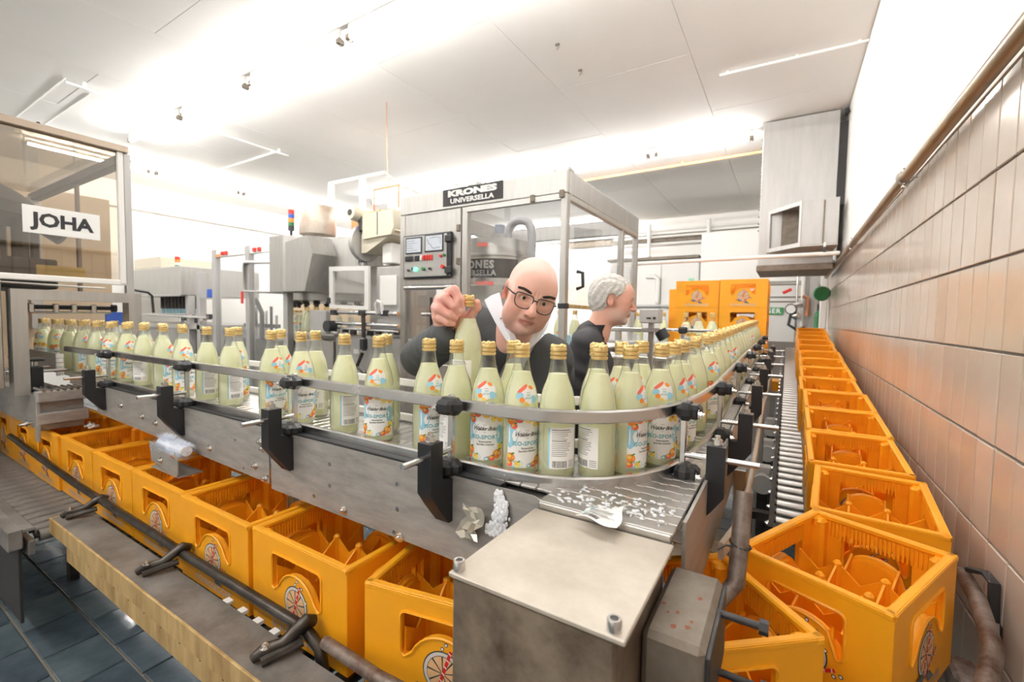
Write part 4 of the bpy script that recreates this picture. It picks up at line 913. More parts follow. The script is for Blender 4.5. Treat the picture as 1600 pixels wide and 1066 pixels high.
for (u0, v0, u1, v1) in ((639, 372, 665, 398), (669, 370, 697, 397)):
    a, b = fx(u0, v0), fx(u1, v1); s_ = MB().bx(a[0], b[0], ky0 - .030, ky0 - .026, b[1], a[1], M['black'], .003); s_.bx(a[0] + .012, b[0] - .012, ky0 - .0315, ky0 - .0295, b[1] + .012, a[1] - .012, mat('pale chart paper', srgb(218, 226, 238), .5))
    w_, h_ = b[0] - a[0], a[1] - b[1]
    for k in range(7 if u0 == 639 else 0): s_.bx(a[0] + .02, a[0] + w_ * .55 + .03 * math.sin(k * 2), ky0 - .032, ky0 - .0314, a[1] - .03 - k * .018, a[1] - .028 - k * .018, M['ink'])
    if u0 != 639: s_.tube([(a[0] + w_ * p, ky0 - .0318, a[1] - h_ * q) for p, q in ((.15, .25), (.22, .5), (.35, .6), (.42, .78), (.6, .8), (.7, .76), (.84, .78))], .0018, M['ink'], 4); s_.tube([(a[0] + w_ * p, ky0 - .0318, a[1] - h_ * q) for p, q in ((.3, .22), (.6, .18), (.85, .25), (.85, .55))], .0015, M['ink'], 4)
    part('chart', s_, cp)
for (u, v, m, r_) in [(652, 421, M['dark'], .010), (645, 423, M['dark'], .009), (656, 422, M['ledgreen'], .017), (668, 422, M['dgreen'], .012), (678, 422, M['dark'], .010), (697, 420, M['red'], .015), (694, 404, M['red'], .010), (699, 403, M['dgreen'], .010)]:
    a = fx(u, v); part('button', MB().cyl((a[0], ky0 - .026, a[1]), (a[0], ky0 - .044, a[1]), r_, m, 12), cp)
for (u0, u1, m) in [(639, 651, M['black']), (654, 661, M['black']), (662.5, 665.5, M['paper']), (666.5, 669.5, M['red']), (670.5, 673.5, M['red']), (674.5, 677.5, M['red']), (678.5, 681, M['red'])]:
    a, b = fx(u0, 401), fx(u1, 409); part('switch', MB().bx(a[0], b[0], ky0 - .036, ky0 - .026, b[1], a[1], m, .002), cp)
for v in (379, 425): a = fx(704, v); part('latch', MB().bx(a[0] - .03, a[0] + .03, ky0 - .04, ky0 - .02, a[1] - .025, a[1] + .025, M['black'], .005), cp)
part('door_rail', MB().cyl((-2.59, ky0 - .01, 1.565), (-2.10, ky0 - .01, 1.565), .017, M['rail'], 12), t)
part('lower_door_pane', MB().bx(-2.59, -2.09, ky0 + .015, ky0 + .018, .98, 1.55, M['pane']), t)
part('lower_cover', MB().bx(kx0 + .05, kx1 - .04, ky0 + .01, ky0 + .03, .1, .98, M['steel_v'], .003), t)
part('opening_head', MB().bx(-1.99, kx1 - .04, ky0 - .004, ky0 + .02, 2.095, 2.135, M['steel_v'], .004), t)
part('front_pane', MB().bx(-1.985, kx1 - .045, ky0 + .012, ky0 + .015, 1.44, 2.095, M['pane']), t)
part('side_pane', MB().bx(kx1 - .016, kx1 - .013, ky0 + .05, 3.72, 1.44, 2.13, M['pane']), t); part('side_pane', MB().bx(kx1 - .016, kx1 - .013, 3.77, 4.13, 1.44, 2.13, M['pane']), t)
part('side_head', MB().bx(kx1 - .03, kx1 + .004, ky0 + .05, 4.13, 2.095, 2.135, M['steel_v'], .004), t)
part('sill_strip', MB().bx(kx1 - .03, kx1 + .004, ky0 + .05, 3.72, 1.415, 1.44, M['wood'], .003), t)
part('corner_foot', MB().bx(kx1 - .05, kx1 + .005, ky0 - .005, ky0 + .055, 1.41, 1.445, M['dark'], .003), t)
part('pull_handle', MB().tube([(kx1, 2.78, 1.66), (kx1 + .04, 2.78, 1.65), (kx1 + .045, 2.78, 1.56), (kx1, 2.78, 1.545)], .012, M['black'], 8), t)
for px, zz in ((-2.06, 1.99), (-2.06, 1.75), (-1.45, 2.125), (-1.24, 2.13)): part('hinge', MB().box((px, ky0 - .008, zz), (.03, .02, .05), M['greybox'], .004), t)
dc = (-2.19, 3.28)
part('drum', MB().lathe([(.31, 1.12), (.31, 1.60), (.32, 1.61), (.32, 1.625), (.312, 1.63), (.312, 1.84), (.32, 1.845), (.32, 1.86), (.31, 1.865), (.30, 1.99), (.24, 2.0), (.01, 2.0)], M['steel'], 36, (*dc, 0)), t)
bd = MB(); n = 20
vs = [(dc[0] + .3145 * math.sin(a), dc[1] - .3145 * math.cos(a), z) for z in (1.665, 1.82) for a in np.linspace(-1.2, 1.2, n + 1)]; bd.add(vs, [(i, i + 1, i + n + 2, i + n + 1) for i in range(n)], M['dark'])
def cyl_text(mb, s, size, z, m, **k):
    vs, fs = text_polys(s, size, **k); mb.add([(dc[0] + .3165 * math.sin(v[0] / .3165 - .02), dc[1] - .3165 * math.cos(v[0] / .3165 - .02), z + v[1]) for v in vs], fs, m)
cyl_text(bd, 'KRONES', .085, 1.770, M['tin'], bold=.004, spacing=1.15); cyl_text(bd, 'UNIVERSELLA', .062, 1.703, M['tin'], bold=.0016, spacing=1.05)
part('name_band', bd, t, label='dark name band round the drum', sharp=180)
for (a, z, w_) in ((.05, 1.62, .16), (-.45, 1.50, .08), (.1, 1.93, .09)):
    s_ = MB(); vs = [(dc[0] + .3215 * math.sin(q), dc[1] - .3215 * math.cos(q), zz) for zz in (z - .015, z + .015) for q in np.linspace(a, a + w_ / .32, 5)]; s_.add(vs, [(i, i + 1, i + 6, i + 5) for i in range(4)], mat('coral tape', srgb(250, 130, 120), .6)); part('tape_strip', s_, t)
part('shaft', MB().cyl((-2.15, 3.28, 2.0), (-2.15, 3.28, 2.14), .045, mat('bluish grey pipe', srgb(150, 156, 172), .4, .3), 14), t)
part('hose', MB().tube([(-2.02, 3.2, 2.0)] + [(-1.905 + .115 * math.cos(a), 3.2, 2.03 + .115 * math.sin(a)) for a in np.linspace(PI, 0, 9)] + [(-1.79, 3.2, 1.88), (-1.79, 3.2, 1.5)], .035, mat('grey hose', srgb(172, 172, 174), .5), 12), t)
part('hub', MB().cyl((-2.1, 3.2, 1.99), (-2.1, 3.2, 2.04), .09, M['steel'], 16), t)
part('machine_table', MB().bx(kx0 + .06, kx1 - .05, ky0 + .06, ky1 - .06, 1.06, 1.115, M['steel'], .006), t)
part('blue_tray', MB().bx(-1.60, -1.26, 2.82, 2.84, 1.12, 1.235, M['lightblue'], .004), t); part('machine_base', MB().bx(kx0 + .06, kx1 - .06, ky0 + .08, ky1 - .08, .05, 1.06, M['steel_v'], .008), t)
for k in range(6): part('star_wheel_rod', MB().cyl((-2.5 + .08 * k, 2.80, 1.115), (-2.5 + .08 * k, 2.80, 1.5 - .03 * (k % 3)), .012, M['darkmetal'], 8), t)
part('cross_rail', MB().cyl((-2.58, 2.78, 1.36), (-1.9, 2.78, 1.36), .016, M['rail'], 10), t)
# outfeed table by the right side of the labelling machine
t = thing('outfeed_table', 'narrow steel outfeed table right behind the grey haired man', 'table', (-1.25, 2.98, 0))
part('table_top', MB().bx(-1.198, -.62, 2.86, 3.12, 1.085, 1.112, M['steel'], .004), t); 
part('back_rail', MB().cyl((-1.195, 3.13, 1.19), (-.6, 3.13, 1.19), .01, M['rail'], 8), t)
part('edge_rail', MB().bx(-1.19, -.8, 2.80, 2.86, 1.09, 1.115, M['rail'], .006), t)
for xx in (-1.15, -.7): part('leg', MB().bx(xx - .025, xx + .025, 2.95, 3.0, 0, 1.085, M['steel'], .004), t)
for k, (bxx, byy) in enumerate(((-1.44, 3.02), (-1.30, 2.98))): bottle(bxx, byy, 1.1155, 30 + 80 * k, 'lemonade bottle on the outfeed table between the two men, %s one' % ('left', 'right')[k], 'bottles between the two men')
t = thing('sensor_box', 'grey control box on a post behind the grey haired man', 'box', (-.685, 2.68, 1.2))
part('housing', MB().bx(-.742, -.630, 2.64, 2.74, 1.328, 1.412, mat('light grey plastic', srgb(182, 180, 178), .45), .006), t); part('label_strip', MB().bx(-.70, -.675, 2.637, 2.641, 1.352, 1.362, M['dark']), t)
part('knob', MB().cyl((-.655, 2.632, 1.358), (-.655, 2.642, 1.358), .008, M['dark'], 10), t); part('post', MB().bx(-.70, -.67, 2.68, 2.71, 0, 1.33, M['steel'], .003), t)
part('arm', MB().bx(-.95, -.63, 2.66, 2.69, 1.275, 1.30, M['steel'], .004).cyl((-.63, 2.675, 1.285), (-.60, 2.675, 1.24), .035, M['black'], 12), t)
# middle conveyor with bottles in front of the stacks
t = thing('rear_conveyor', 'rear bottle conveyor with rail in front of the stacked crates', 'conveyor', (-.7, 3.6, 0))
part('deck', MB().bx(-1.15, -.42, 3.5, 3.72, 1.085, 1.112, M['steel'], .004), t); part('side_plate', MB().bx(-1.15, -.42, 3.485, 3.50, 1.0, 1.11, M['steel_v'], .003), t)
for zz in (1.275, 1.155): part('guide_rail', MB().tube([(-1.12, 3.47, zz), (-.405, 3.47, zz)], .011, M['rail'], 8), t)
for xx in (-.65,): k_ = part('post', MB().bx(xx - .01, xx + .01, 3.455, 3.475, 1.05, 1.30, M['rail']), t); part('clamp_knob', MB().box((xx, 3.465, 1.275), (.06, .05, .05), M['black'], .01), k_); part('clamp_knob', MB().box((xx, 3.465, 1.16), (.07, .05, .07), M['black'], .01), k_)
for xx in (-1.05, -.5): part('leg', MB().bx(xx - .02, xx + .02, 3.59, 3.63, 0, 1.085, M['steel'], .004), t)
for k, bxx in enumerate((-1.02, -.824, -.655, -.565, -.47)): bottle(bxx, 3.60, 1.1145, rnd.uniform(-180, 180), 'lemonade bottle on the rear conveyor before the stacked crates, %s from the left' % ordinal(k), 'bottles on the rear conveyor')
# ------------------------------------------------------------------ filling machine
fy = 3.2
t = thing('filling_machine', 'long steel filling machine with clear guards and red latches, left of centre', 'machine', (-5.6, 3.6, 0))
for xx in (-6.86, -6.0, -5.16): part('guard_post', MB().bx(xx - .045, xx + .045, fy - .02, fy + .06, .35, 2.22, M['tin'], .005), t)
part('top_beam', MB().bx(-6.82, -5.2, fy, fy + .05, 2.11, 2.215, M['white_em'], .005), t)
part('orange_end', MB().bx(-6.82, -6.70, fy - .004, fy, 2.115, 2.15, M['orangeb']), t)
for xx in (-6.62, -6.53, -5.83, -5.72): part('latch', MB().box((xx, fy - .012, 2.155), (.055, .03, .05), M['red'], .006), t)
part('guard_pane', MB().bx(-6.8, -6.06, fy + .01, fy + .014, .5, 2.1, M['pane']), t); part('guard_pane', MB().bx(-5.94, -5.22, fy + .01, fy + .014, .5, 2.1, M['pane']), t)
wf = []
w_, h_, c_ = -6.04, 1.63, .07
part('hatch_frame', MB().tube([(-6.03, fy - .04, 1.64), (-6.03, fy - .04, 1.94), (-6.01, fy - .04, 1.985), (-5.97, fy - .04, 2.0), (-5.26, fy - .04, 1.965), (-5.21, fy - .04, 1.945), (-5.17, fy - .04, 1.88), (-5.16, fy - .04, 1.66)], .022, M['rail'], 8), t)
part('hatch_sill', MB().cyl((-6.03, fy - .04, 1.63), (-5.16, fy - .04, 1.60), .018, M['rail'], 8), t)
part('hatch_grip', MB().ball((-5.12, fy - .05, 1.72), (.09, .05, .13), M['steel'], 14, 8), t)
part('red_tag', MB().box((-6.1, fy - .03, 1.55), (.04, .02, .16), M['red'], .004), t)
part('head_cabinet', MB().prism([(-5.17, 3.0), (-4.90, 3.0), (-4.10, 3.75), (-5.17, 3.75)], 1.60, 2.235, ((0, 0, 0), (1, 0, 0), (0, 1, 0), (0, 0, 1)), M['steel_v']), t)
part('cabinet_plate', MB().box((-4.72, 3.158, 2.1), (.10, .012, .10), M['tin'], .002, Matrix.Rotation(math.radians(43), 3, 'Z')), t)
part('slanted_chute', MB().prism([(-4.85, 2.15), (-4.45, 2.2), (-4.36, 2.0), (-4.50, 1.60), (-4.85, 1.60)], -.05, .25, ((0, 3.25, 0), (1, 0, 0), (0, 0, 1), (0, -1, 0)), M['steel_v']), t)
part('bowl', MB().lathe([(.70, 1.50), (.74, 1.52), (.74, 1.70), (.70, 1.75), (.2, 1.8)], M['steel'], 40, (-5.2, 4.1, 0)), t)
for k in range(26):
    q = 2 * PI * k / 26; cx_, cy_ = -5.2 + .68 * math.cos(q), 4.1 + .68 * math.sin(q)
    part('filling_valve', MB().cyl((cx_, cy_, 1.53), (cx_, cy_, 1.43), .022, M['darkmetal'], 8).cyl((cx_, cy_, 1.50), (cx_, cy_, 1.47), .04, M['dark'], 8), t)
part('carousel_table', MB().cyl((-5.2, 4.1, 1.03), (-5.2, 4.1, 1.10), .76, M['steel'], 36).cyl((-5.2, 4.1, .3), (-5.2, 4.1, 1.03), .5, M['dark'], 20), t)
part('lower_skirt', MB().bx(-6.85, -4.5, fy + .02, fy + .06, .1, .62, M['steel_v'], .004), t)
part('dark_drive', MB().bx(-6.6, -5.3, 3.4, 3.6, .62, 1.0, M['dark'], .02), t)
for k in range(7):
    xx = -6.6 + .12 * k; part('lift_rod', MB().cyl((xx, 3.5, 1.0), (xx, 3.5, 1.32 + .06 * (k % 3)), .018, M['darkmetal'] if k % 2 else M['rail'], 8).cyl((xx, 3.5, 1.15), (xx, 3.5, 1.2), .05, M['dark'], 10), t)
part('hose', MB().tube([(-6.3, 3.45, 1.2), (-6.28, 3.40, 1.45), (-6.15, 3.38, 1.52), (-6.05, 3.4, 1.35), (-6.05, 3.4, 1.0)], .03, M['black'], 10), t)
part('grey_cover', MB().bx(-4.60, -4.32, 3.12, 3.195, 1.13, 1.39, M['tin'], .01), t)
part('discharge_plate', MB().bx(-5.0, -4.3, 3.2, 3.4, .3, 1.05, M['steel_v'], .008), t)
for k in range(11):
    q = -2.6 + .2 * k; bottle(-5.2 + .68 * math.cos(q), 4.1 + .68 * math.sin(q), 1.1025, rnd.uniform(-180, 180), 'lemonade bottle on the carousel of the filling machine, %s from the left' % ordinal(k), 'bottles on the carousel')
for k in range(6):
    xx = -4.95 + .09 * k; bottle(xx, 3.30 - .02 * (k % 2), 1.1375, rnd.uniform(-180, 180), 'lemonade bottle leaving the filling machine below the steel cabinet, %s from the left' % ordinal(k), 'bottles leaving the filling machine')
part('discharge_deck', MB().bx(-5.02, -4.28, 3.2, 3.42, 1.105, 1.135, M['steel'], .004), t)
# signal tower, tank
t = thing('signal_tower', 'stack light with red, blue, orange and green segments on the filling machine', 'lamp', (-5.055, 3.2, 2.23))
for z0, z1, m, nm in ((2.235, 2.33, M['dark'], 'stem'), (2.33, 2.385, M['dark'], 'base_segment'), (2.385, 2.425, M['dgreen'], 'green_segment'), (2.428, 2.472, mat('orange lens', srgb(236, 140, 48), .4), 'orange_segment'), (2.475, 2.52, M['blue'], 'blue_segment'), (2.523, 2.57, M['red'], 'red_segment')):
    part(nm, MB().cyl((-5.055, 3.2, z0), (-5.055, 3.2, z1), .014 if nm == 'stem' else .034, m, 14), t)
t = thing('stained_drum', 'small steel drum with brown stains on top of the filling machine', 'tank', (-5.05, 3.55, 2.24))
part('shell', MB().lathe([(.21, 2.33), (.215, 2.34), (.215, 2.66), (.205, 2.675), (.01, 2.68)], mat('brown stained steel', srgb(206, 198, 188), .45, .4, c2=srgb(168, 146, 124), vscale=4), 28, (-5.05, 3.55, 0)), t)
part('neck', MB().cyl((-5.05, 3.55, 2.235), (-5.05, 3.55, 2.335), .05, M['tin'], 12), t)
# capper with hopper, door and lower cabinet
t = thing('capping_unit', 'capping unit with framed clear door and grey lower cabinet beside the filler', 'machine', (-3.8, 3.4, 0))
o4 = [(-4.29, 1.85), (-3.70, 1.825), (-3.70, 1.425), (-4.29, 1.43)]
part('door_frame', MB().prism([(-4.31, 1.42), (-3.68, 1.40), (-3.68, 1.85), (-4.31, 1.87)], -.015, .015, ((0, 3.18, 0), (1, 0, 0), (0, 0, 1), (0, -1, 0)), M['white_em'], [[(-4.25, 1.455), (-3.74, 1.44), (-3.74, 1.805), (-4.25, 1.82)]]), t)
part('door_pane', MB().bx(-4.25, -3.74, 3.178, 3.182, 1.45, 1.81, M['pane']), t)
part('door_hinge', MB().box((-4.30, 3.155, 1.5), (.03, .03, .06), M['dark'], .004), t)
part('tall_cover', MB().bx(-3.64, -3.28, 3.24, 3.27, 1.15, 1.84, M['tin'], .006), t); part('inner_cover', MB().bx(-3.58, -3.34, 3.225, 3.24, 1.45, 1.75, M['white_em'], .004), t)
part('lower_cabinet', MB().bx(-4.28, -3.24, 3.22, 3.9, .2, 1.10, M['tin'], .01), t); part('cabinet_plate', MB().bx(-3.97, -3.89, 3.212, 3.22, .93, .98, M['white_em'], .002), t)
part('capper_body', MB().bx(-4.05, -3.4, 3.5, 3.9, 1.1, 1.9, M['steel_v'], .01), t)
for zz, r_ in ((1.375, .022), (1.255, .02), (1.20, .012)): part('cross_bar', MB().cyl((-4.28, 3.16, zz), (-3.25, 3.16, zz - .012), r_, M['rail'], 10), t)
for xx in (-4.2, -3.75, -3.42): part('bar_clamp', MB().box((xx, 3.15, 1.37), (.09, .06, .06), M['black'], .01), t)
part('down_rod', MB().cyl((-3.73, 3.14, 1.37), (-3.70, 3.13, .98), .022, M['darkmetal'], 8), t); part('slider', MB().box((-3.71, 3.13, 1.05), (.07, .06, .12), M['black'], .01), t)
part('handle_bow', MB().tube([(-3.52, 3.14, 1.36), (-3.52, 3.12, 1.46), (-3.49, 3.12, 1.49), (-3.44, 3.12, 1.47), (-3.43, 3.13, 1.36)], .016, M['white_em'], 8), t)
for k in range(8): xx = -4.2 + .13 * k; part('guide_block', MB().box((xx, 3.19, 1.16 + .02 * (k % 2)), (.06, .05, .05), M['dark'] if k % 3 else M['rail'], .006), t)
part('round_motor', MB().cyl((-4.22, 3.16, 1.22), (-4.22, 3.06, 1.22), .06, M['black'], 16), t); part('bracket_arm', MB().tube([(-3.8, 3.19, .95), (-3.85, 3.16, .80), (-3.72, 3.16, .74)], .02, M['darkmetal'], 8), t)
t = thing('cap_hopper', 'beige cap hopper with disc feeder and motor above the capping unit', 'hopper', (-3.8, 3.4, 1.9))
part('bin', MB().prism([(-3.93, 2.16), (-3.50, 2.18), (-3.46, 2.26), (-3.48, 2.43), (-3.93, 2.43)], -.2, .2, ((0, 3.5, 0), (1, 0, 0), (0, 0, 1), (0, -1, 0)), M['beige']), t)
part('chute', MB().prism([(-3.98, 2.02), (-3.90, 2.02), (-3.46, 2.22), (-3.48, 2.26), (-3.98, 2.22)], -.17, .17, ((0, 3.5, 0), (1, 0, 0), (0, 0, 1), (0, -1, 0)), M['beige']), t)
part('seam', MB().bx(-3.70, -3.694, 3.294, 3.30, 2.19, 2.43, M['dark']), t)
part('feeder_disc', MB().lathe([(.01, -.03), (.20, -.03), (.205, -.02), (.205, .02), (.20, .03), (.01, .03)], M['tin'], 28, (-4.03, 3.42, 2.14), axis='x'), t)
part('motor', MB().cyl((-4.03, 3.22, 2.44), (-4.03, 3.42, 2.42), .075, M['beige'], 16).cyl((-4.03, 3.215, 2.44), (-4.03, 3.22, 2.44), .035, M['dark'], 12), t)
part('gear_neck', MB().cyl((-3.99, 3.36, 2.40), (-3.96, 3.36, 2.26), .06, M['dark'], 12), t)
part('drop_chute', MB().bx(-4.10, -4.03, 3.38, 3.46, 1.90, 2.05, M['darkmetal'], .01).bx(-4.06, -4.0, 3.36, 3.42, 1.86, 1.93, M['rail'], .008), t)
ch = MB(); rr_ = random.Random(4)
for k in range(40): ch.ball((-3.9 + .36 * rr_.random(), 3.33 + .3 * rr_.random(), 2.44 + .02 * rr_.random()), (.018, .018, .012), M['gold'], 7, 4)
part('loose_caps', ch, t, kind='stuff')
part('bracket', MB().bx(-3.74, -3.60, 3.4, 3.9, 1.9, 2.12, M['white_em'], .01), t)
t = thing('cap_crate', 'open white box with copper coloured corner bars above the cap hopper', 'box', (-3.68, 3.5, 2.45))
part('back_sheet', MB().bx(-3.87, -3.50, 3.60, 3.61, 2.475, 2.71, M['white'], .002), t)
for xx in (-3.87, -3.50): part('corner_bar', MB().bx(xx - .008, xx + .008, 3.40, 3.416, 2.475, 2.71, M['copper'], .002), t)
part('top_bar', MB().bx(-3.87, -3.50, 3.40, 3.412, 2.69, 2.71, M['copper'], .002), t); part('hanger_rod', MB().cyl((-3.76, 3.5, 2.71), (-3.78, 3.5, 3.64), .004, M['copper'], 6), t)
t = thing('white_platform', 'white railed platform behind the capping unit', 'platform', (-4.6, 3.9, 2.3))
part('handrail', MB().tube([(-5.15, 3.8, 3.045), (-4.13, 3.8, 3.03), (-4.12, 4.05, 2.93), (-4.12, 4.5, 2.93)], .024, M['white'], 10), t)
for xx, yy in ((-5.12, 3.8), (-4.52, 3.8), (-4.12, 4.05), (-3.95, 4.6)): part('post', MB().bx(xx - .03, xx + .03, yy - .03, yy + .03, 2.3, 3.03 if yy < 4 else 2.95, M['white'], .004), t)
part('handrail', MB().tube([(-4.1, 4.6, 3.08), (-3.75, 4.6, 3.07), (-3.62, 4.9, 2.96)], .022, M['white'], 10), t)
part('deck', MB().bx(-5.15, -3.9, 3.78, 5.0, 2.26, 2.34, M['white'], .006), t); part('orange_panel', MB().bx(-4.93, -4.62, 3.96, 3.99, 2.345, 2.62, M['orangeb'], .004), t)
part('leg', MB().bx(-3.98, -3.92, 4.9, 4.96, 0, 2.26, M['white'], .004), t)
# far-left rinsing machine
t = thing('rinsing_machine', 'far steel rinsing machine at left with a cabinet hood and blue lit heads', 'machine', (-8.8, 3.4, 0))
part('hood', MB().bx(-9.9, -7.9, 3.2, 4.4, 1.60, 2.05, M['steel_v'], .01), t); part('upper_box', MB().bx(-9.9, -8.85, 3.3, 4.2, 2.07, 2.26, M['beige'], .01)
     , t)
part('hood_lip', MB().bx(-9.6, -7.88, 3.17, 3.2, 1.585, 1.615, M['tin'], .004), t)
for k in range(12): xx = -9.3 + .13 * k; part('rinse_head', MB().cyl((xx, 3.5, 1.60), (xx, 3.5, 1.40), .04, M['darkmetal'] if k % 2 else M['dark'], 8).cyl((xx, 3.5, 1.40), (xx, 3.5, 1.32), .03, M['lightblue'], 8), t)
part('table', MB().bx(-9.9, -7.3, 3.3, 4.3, 1.08, 1.16, M['steel'], .008), t); part('base', MB().bx(-9.8, -7.4, 3.4, 4.2, .1, 1.08, M['steel_v'], .008), t)
for xx in (-7.6, -7.95): part('column', MB().bx(xx - .05, xx + .05, 3.3, 3.4, 0, 1.6 if xx < -7.7 else 1.95, M['tin'], .006), t)
for k in range(7): xx = -8.2 + .18 * k; part('guide_block', MB().box((xx, 3.32, 1.22 + .03 * (k % 3)), (.10, .06, .08), M['dark'] if k % 2 else M['rail'], .008), t)
part('pipe_run', MB().tube([(-9.8, 3.25, 1.3), (-7.2, 3.25, 1.27)], .02, M['rail'], 8), t)
part('blue_cup', MB().cyl((-7.15, 3.3, 1.56), (-7.15, 3.3, 1.68), .07, M['blue'], 14), t); part('blue_cup_arm', MB().bx(-7.65, -7.15, 3.33, 3.36, 1.54, 1.56, M['tin']), t)
t = thing('far_signal_tower', 'small red and yellow signal lamp on the far rinsing machine', 'lamp', (-8.1, 3.25, 2.05))
for z0, z1, m, nm in ((2.052, 2.07, M['dgreen'], 'green_segment'), (2.07, 2.11, M['white'], 'gap_segment'), (2.11, 2.155, mat('orange lens', srgb(236, 140, 48), .4), 'orange_segment'), (2.155, 2.2, M['red'], 'red_segment')): part(nm, MB().cyl((-8.1, 3.25, z0), (-8.1, 3.25, z1), .035, m, 12), t)
t = thing('beige_partition', 'beige wall partition far behind the filling machine', 'partition', (-8.0, 6.0, 0)); part('panel', MB().bx(-9.6, -6.3, 6.0, 6.06, 0, 2.05, M['wallbeige'], .004), t); part('cap_strip', MB().bx(-9.6, -6.3, 5.98, 6.08, 2.05, 2.09, M['white'], .004), t)
# ------------------------------------------------------------------ vent duct and the back of the hall
t = thing('vent_duct', 'large grey sheet metal duct box hanging at the right wall', 'duct', (.07, 6.2, 2.7))
part('box', MB().bx(-.326, .395, 6.0, 6.8, 1.965, 3.63, M['tin'], .006), t)
part('bottom_tray', MB().bx(-.335, .398, 5.97, 6.83, 1.93, 2.0, M['greybox'], .006), t)
P4 = [(.402, 5.62), (.085, 5.62), (-.235, 6.0), (.402, 6.0)]
part('hood_top', MB().prism(P4, 2.60, 2.618, ((0, 0, 0), (1, 0, 0), (0, 1, 0), (0, 0, 1)), M['tin']), t); part('hood_bottom', MB().prism(P4, 2.14, 2.155, ((0, 0, 0), (1, 0, 0), (0, 1, 0), (0, 0, 1)), M['tin']), t)
part('hood_front', MB().bx(.085, .402, 5.62, 5.635, 2.155, 2.60, M['tin'], .003), t)
dv = np.array((-.32, .38, 0)); L_ = np.linalg.norm(dv); U_ = -dv / L_; N_ = np.cross(U_, (0, 0, 1))
part('hood_mouth', MB().prism([(0, 2.14), (L_, 2.14), (L_, 2.618), (0, 2.618)], -.012, .006, ((-.235, 6.0, 0), U_, (0, 0, 1), N_), M['tin'], [[(.04, 2.185), (.04, 2.575), (L_ - .03, 2.575), (L_ - .03, 2.185)]]), t)
part('mouth_back', MB().bx(-.1, .39, 5.98, 5.995, 2.16, 2.59, M['greybox']), t)
for k in range(14): part('edge_screw', MB().ball((-.33, 6.04, 3.45 - .08 * k), .012, M['greybox'], 6, 4), t)
part('seam', MB().bx(.27, .285, 5.612, 5.622, 2.155, 2.6, M['greybox']), t)
part('wall_strut', MB().bx(.395, .470, 6.02, 6.10, 2.62, 3.5, M['dark']), t)
t = thing('camera_box', 'tiny dark camera box at the ceiling corner above the duct', 'camera', (.45, 5.9, 3.56)); part('body', MB().box((.44, 5.92, 3.56), (.04, .08, .06), M['dark'], .006), t); part('mount', MB().cyl((.44, 5.92, 3.56), (.4705, 5.92, 3.56), .012, M['dark'], 8), t)
for zz in (3.36, 3.22, 3.06): 
    t = thing('back_wall_pipe', 'white pipe along the back wall, %s of three' % {3.36: 'highest', 3.22: 'middle', 3.06: 'lowest'}[zz], 'pipe', (-1.7, 10.45, zz))
    part('pipe', MB().tube([(-3.6, 10.45, zz), (.3, 10.45, zz)], .028, M['white'], 8), t)
    for xx in (-3.0, -1.5, 0.0): part('bracket', MB().bx(xx - .02, xx + .02, 10.45, 10.475, zz - .02, zz + .02, M['white']), t)
for k, xx in enumerate((-2.75, -1.5)):
    t = thing('riser_pipe', 'white vertical riser pipe on the back wall, %s one' % ('left', 'right')[k], 'pipe', (xx, 10.40, 2)); part('pipe', MB().cyl((xx, 10.38, .0), (xx, 10.38, 3.5), .04, M['white'], 10), t); part('collar', MB().cyl((xx, 10.38, 2.7), (xx, 10.38, 2.78), .055, M['tin'], 10), t)
t = thing('grey_cabinet', 'pale grey equipment cabinet against the back wall behind the stacks', 'cabinet', (-2.4, 9.8, 0))
part('body', MB().bx(-3.4, -1.55, 9.7, 10.3, .0, 2.6, M['white_em'], .01), t); part('top_ledge', MB().bx(-3.45, -1.55, 9.6, 10.3, 2.6, 2.66, M['greybox'], .006), t)
part('door_line', MB().bx(-2.3, -2.29, 9.694, 9.7, .2, 2.5, M['greybox']), t); part('shelf', MB().bx(-3.4, -2.0, 9.6, 9.7, 1.62, 1.66, M['tin'], .004), t); part('green_sticker', MB().bx(-1.75, -1.64, 9.69, 9.70, 2.05, 2.2, mat('mint sticker', srgb(150, 214, 176), .5)), t)
part('vent_pipe', MB().tube([(-2.35, 9.66, 1.7), (-2.35, 9.66, 2.2), (-2.42, 9.66, 2.26), (-2.6, 9.66, 2.26)], .05, M['white'], 10), t)
d1 = structure('door_1', MB().bx(-1.45, .20, 9.2, 9.25, 1.0, 2.02, M['white_em'], .004)); part('kick_plate', MB().bx(-1.45, .20, 9.19, 9.25, 0, 1.0, mat('brown grey plinth', srgb(120, 112, 104), .6), .004), d1)
for zz in (2.0, 1.78, 1.70): part('panel_joint', MB().bx(-1.45, .20, 9.194, 9.2, zz - .012, zz + .012, M['greybox']), d1)
part('upper_door', MB().bx(-1.45, .20, 9.2, 9.25, 2.06, 3.0, M['white'], .004), d1)
t = thing('green_sign', 'green sign with white capital letters on the rear door', 'sign', (-.23, 9.18, 1.53))
sg = MB().bx(-.40, -.065, 9.175, 9.19, 1.47, 1.60, M['green'], .003); put_text(sg, 'GER', ((-.222, 9.175, 1.535), (1, 0, 0), (0, 0, 1), (0, -1, 0)), .115, M['paper'], .002, bold=.003, spacing=1.15); part('board', sg, t)
t = thing('steel_column', 'grey steel column in front of the rear door beside the tiled wall', 'column', (.36, 8.9, 0)); part('column', MB().bx(.30, .41, 8.85, 8.97, 0, 2.4, M['tin'], .006), t); part('foot', MB().bx(.26, .45, 8.80, 9.02, 0, .03, M['greybox'], .004), t)
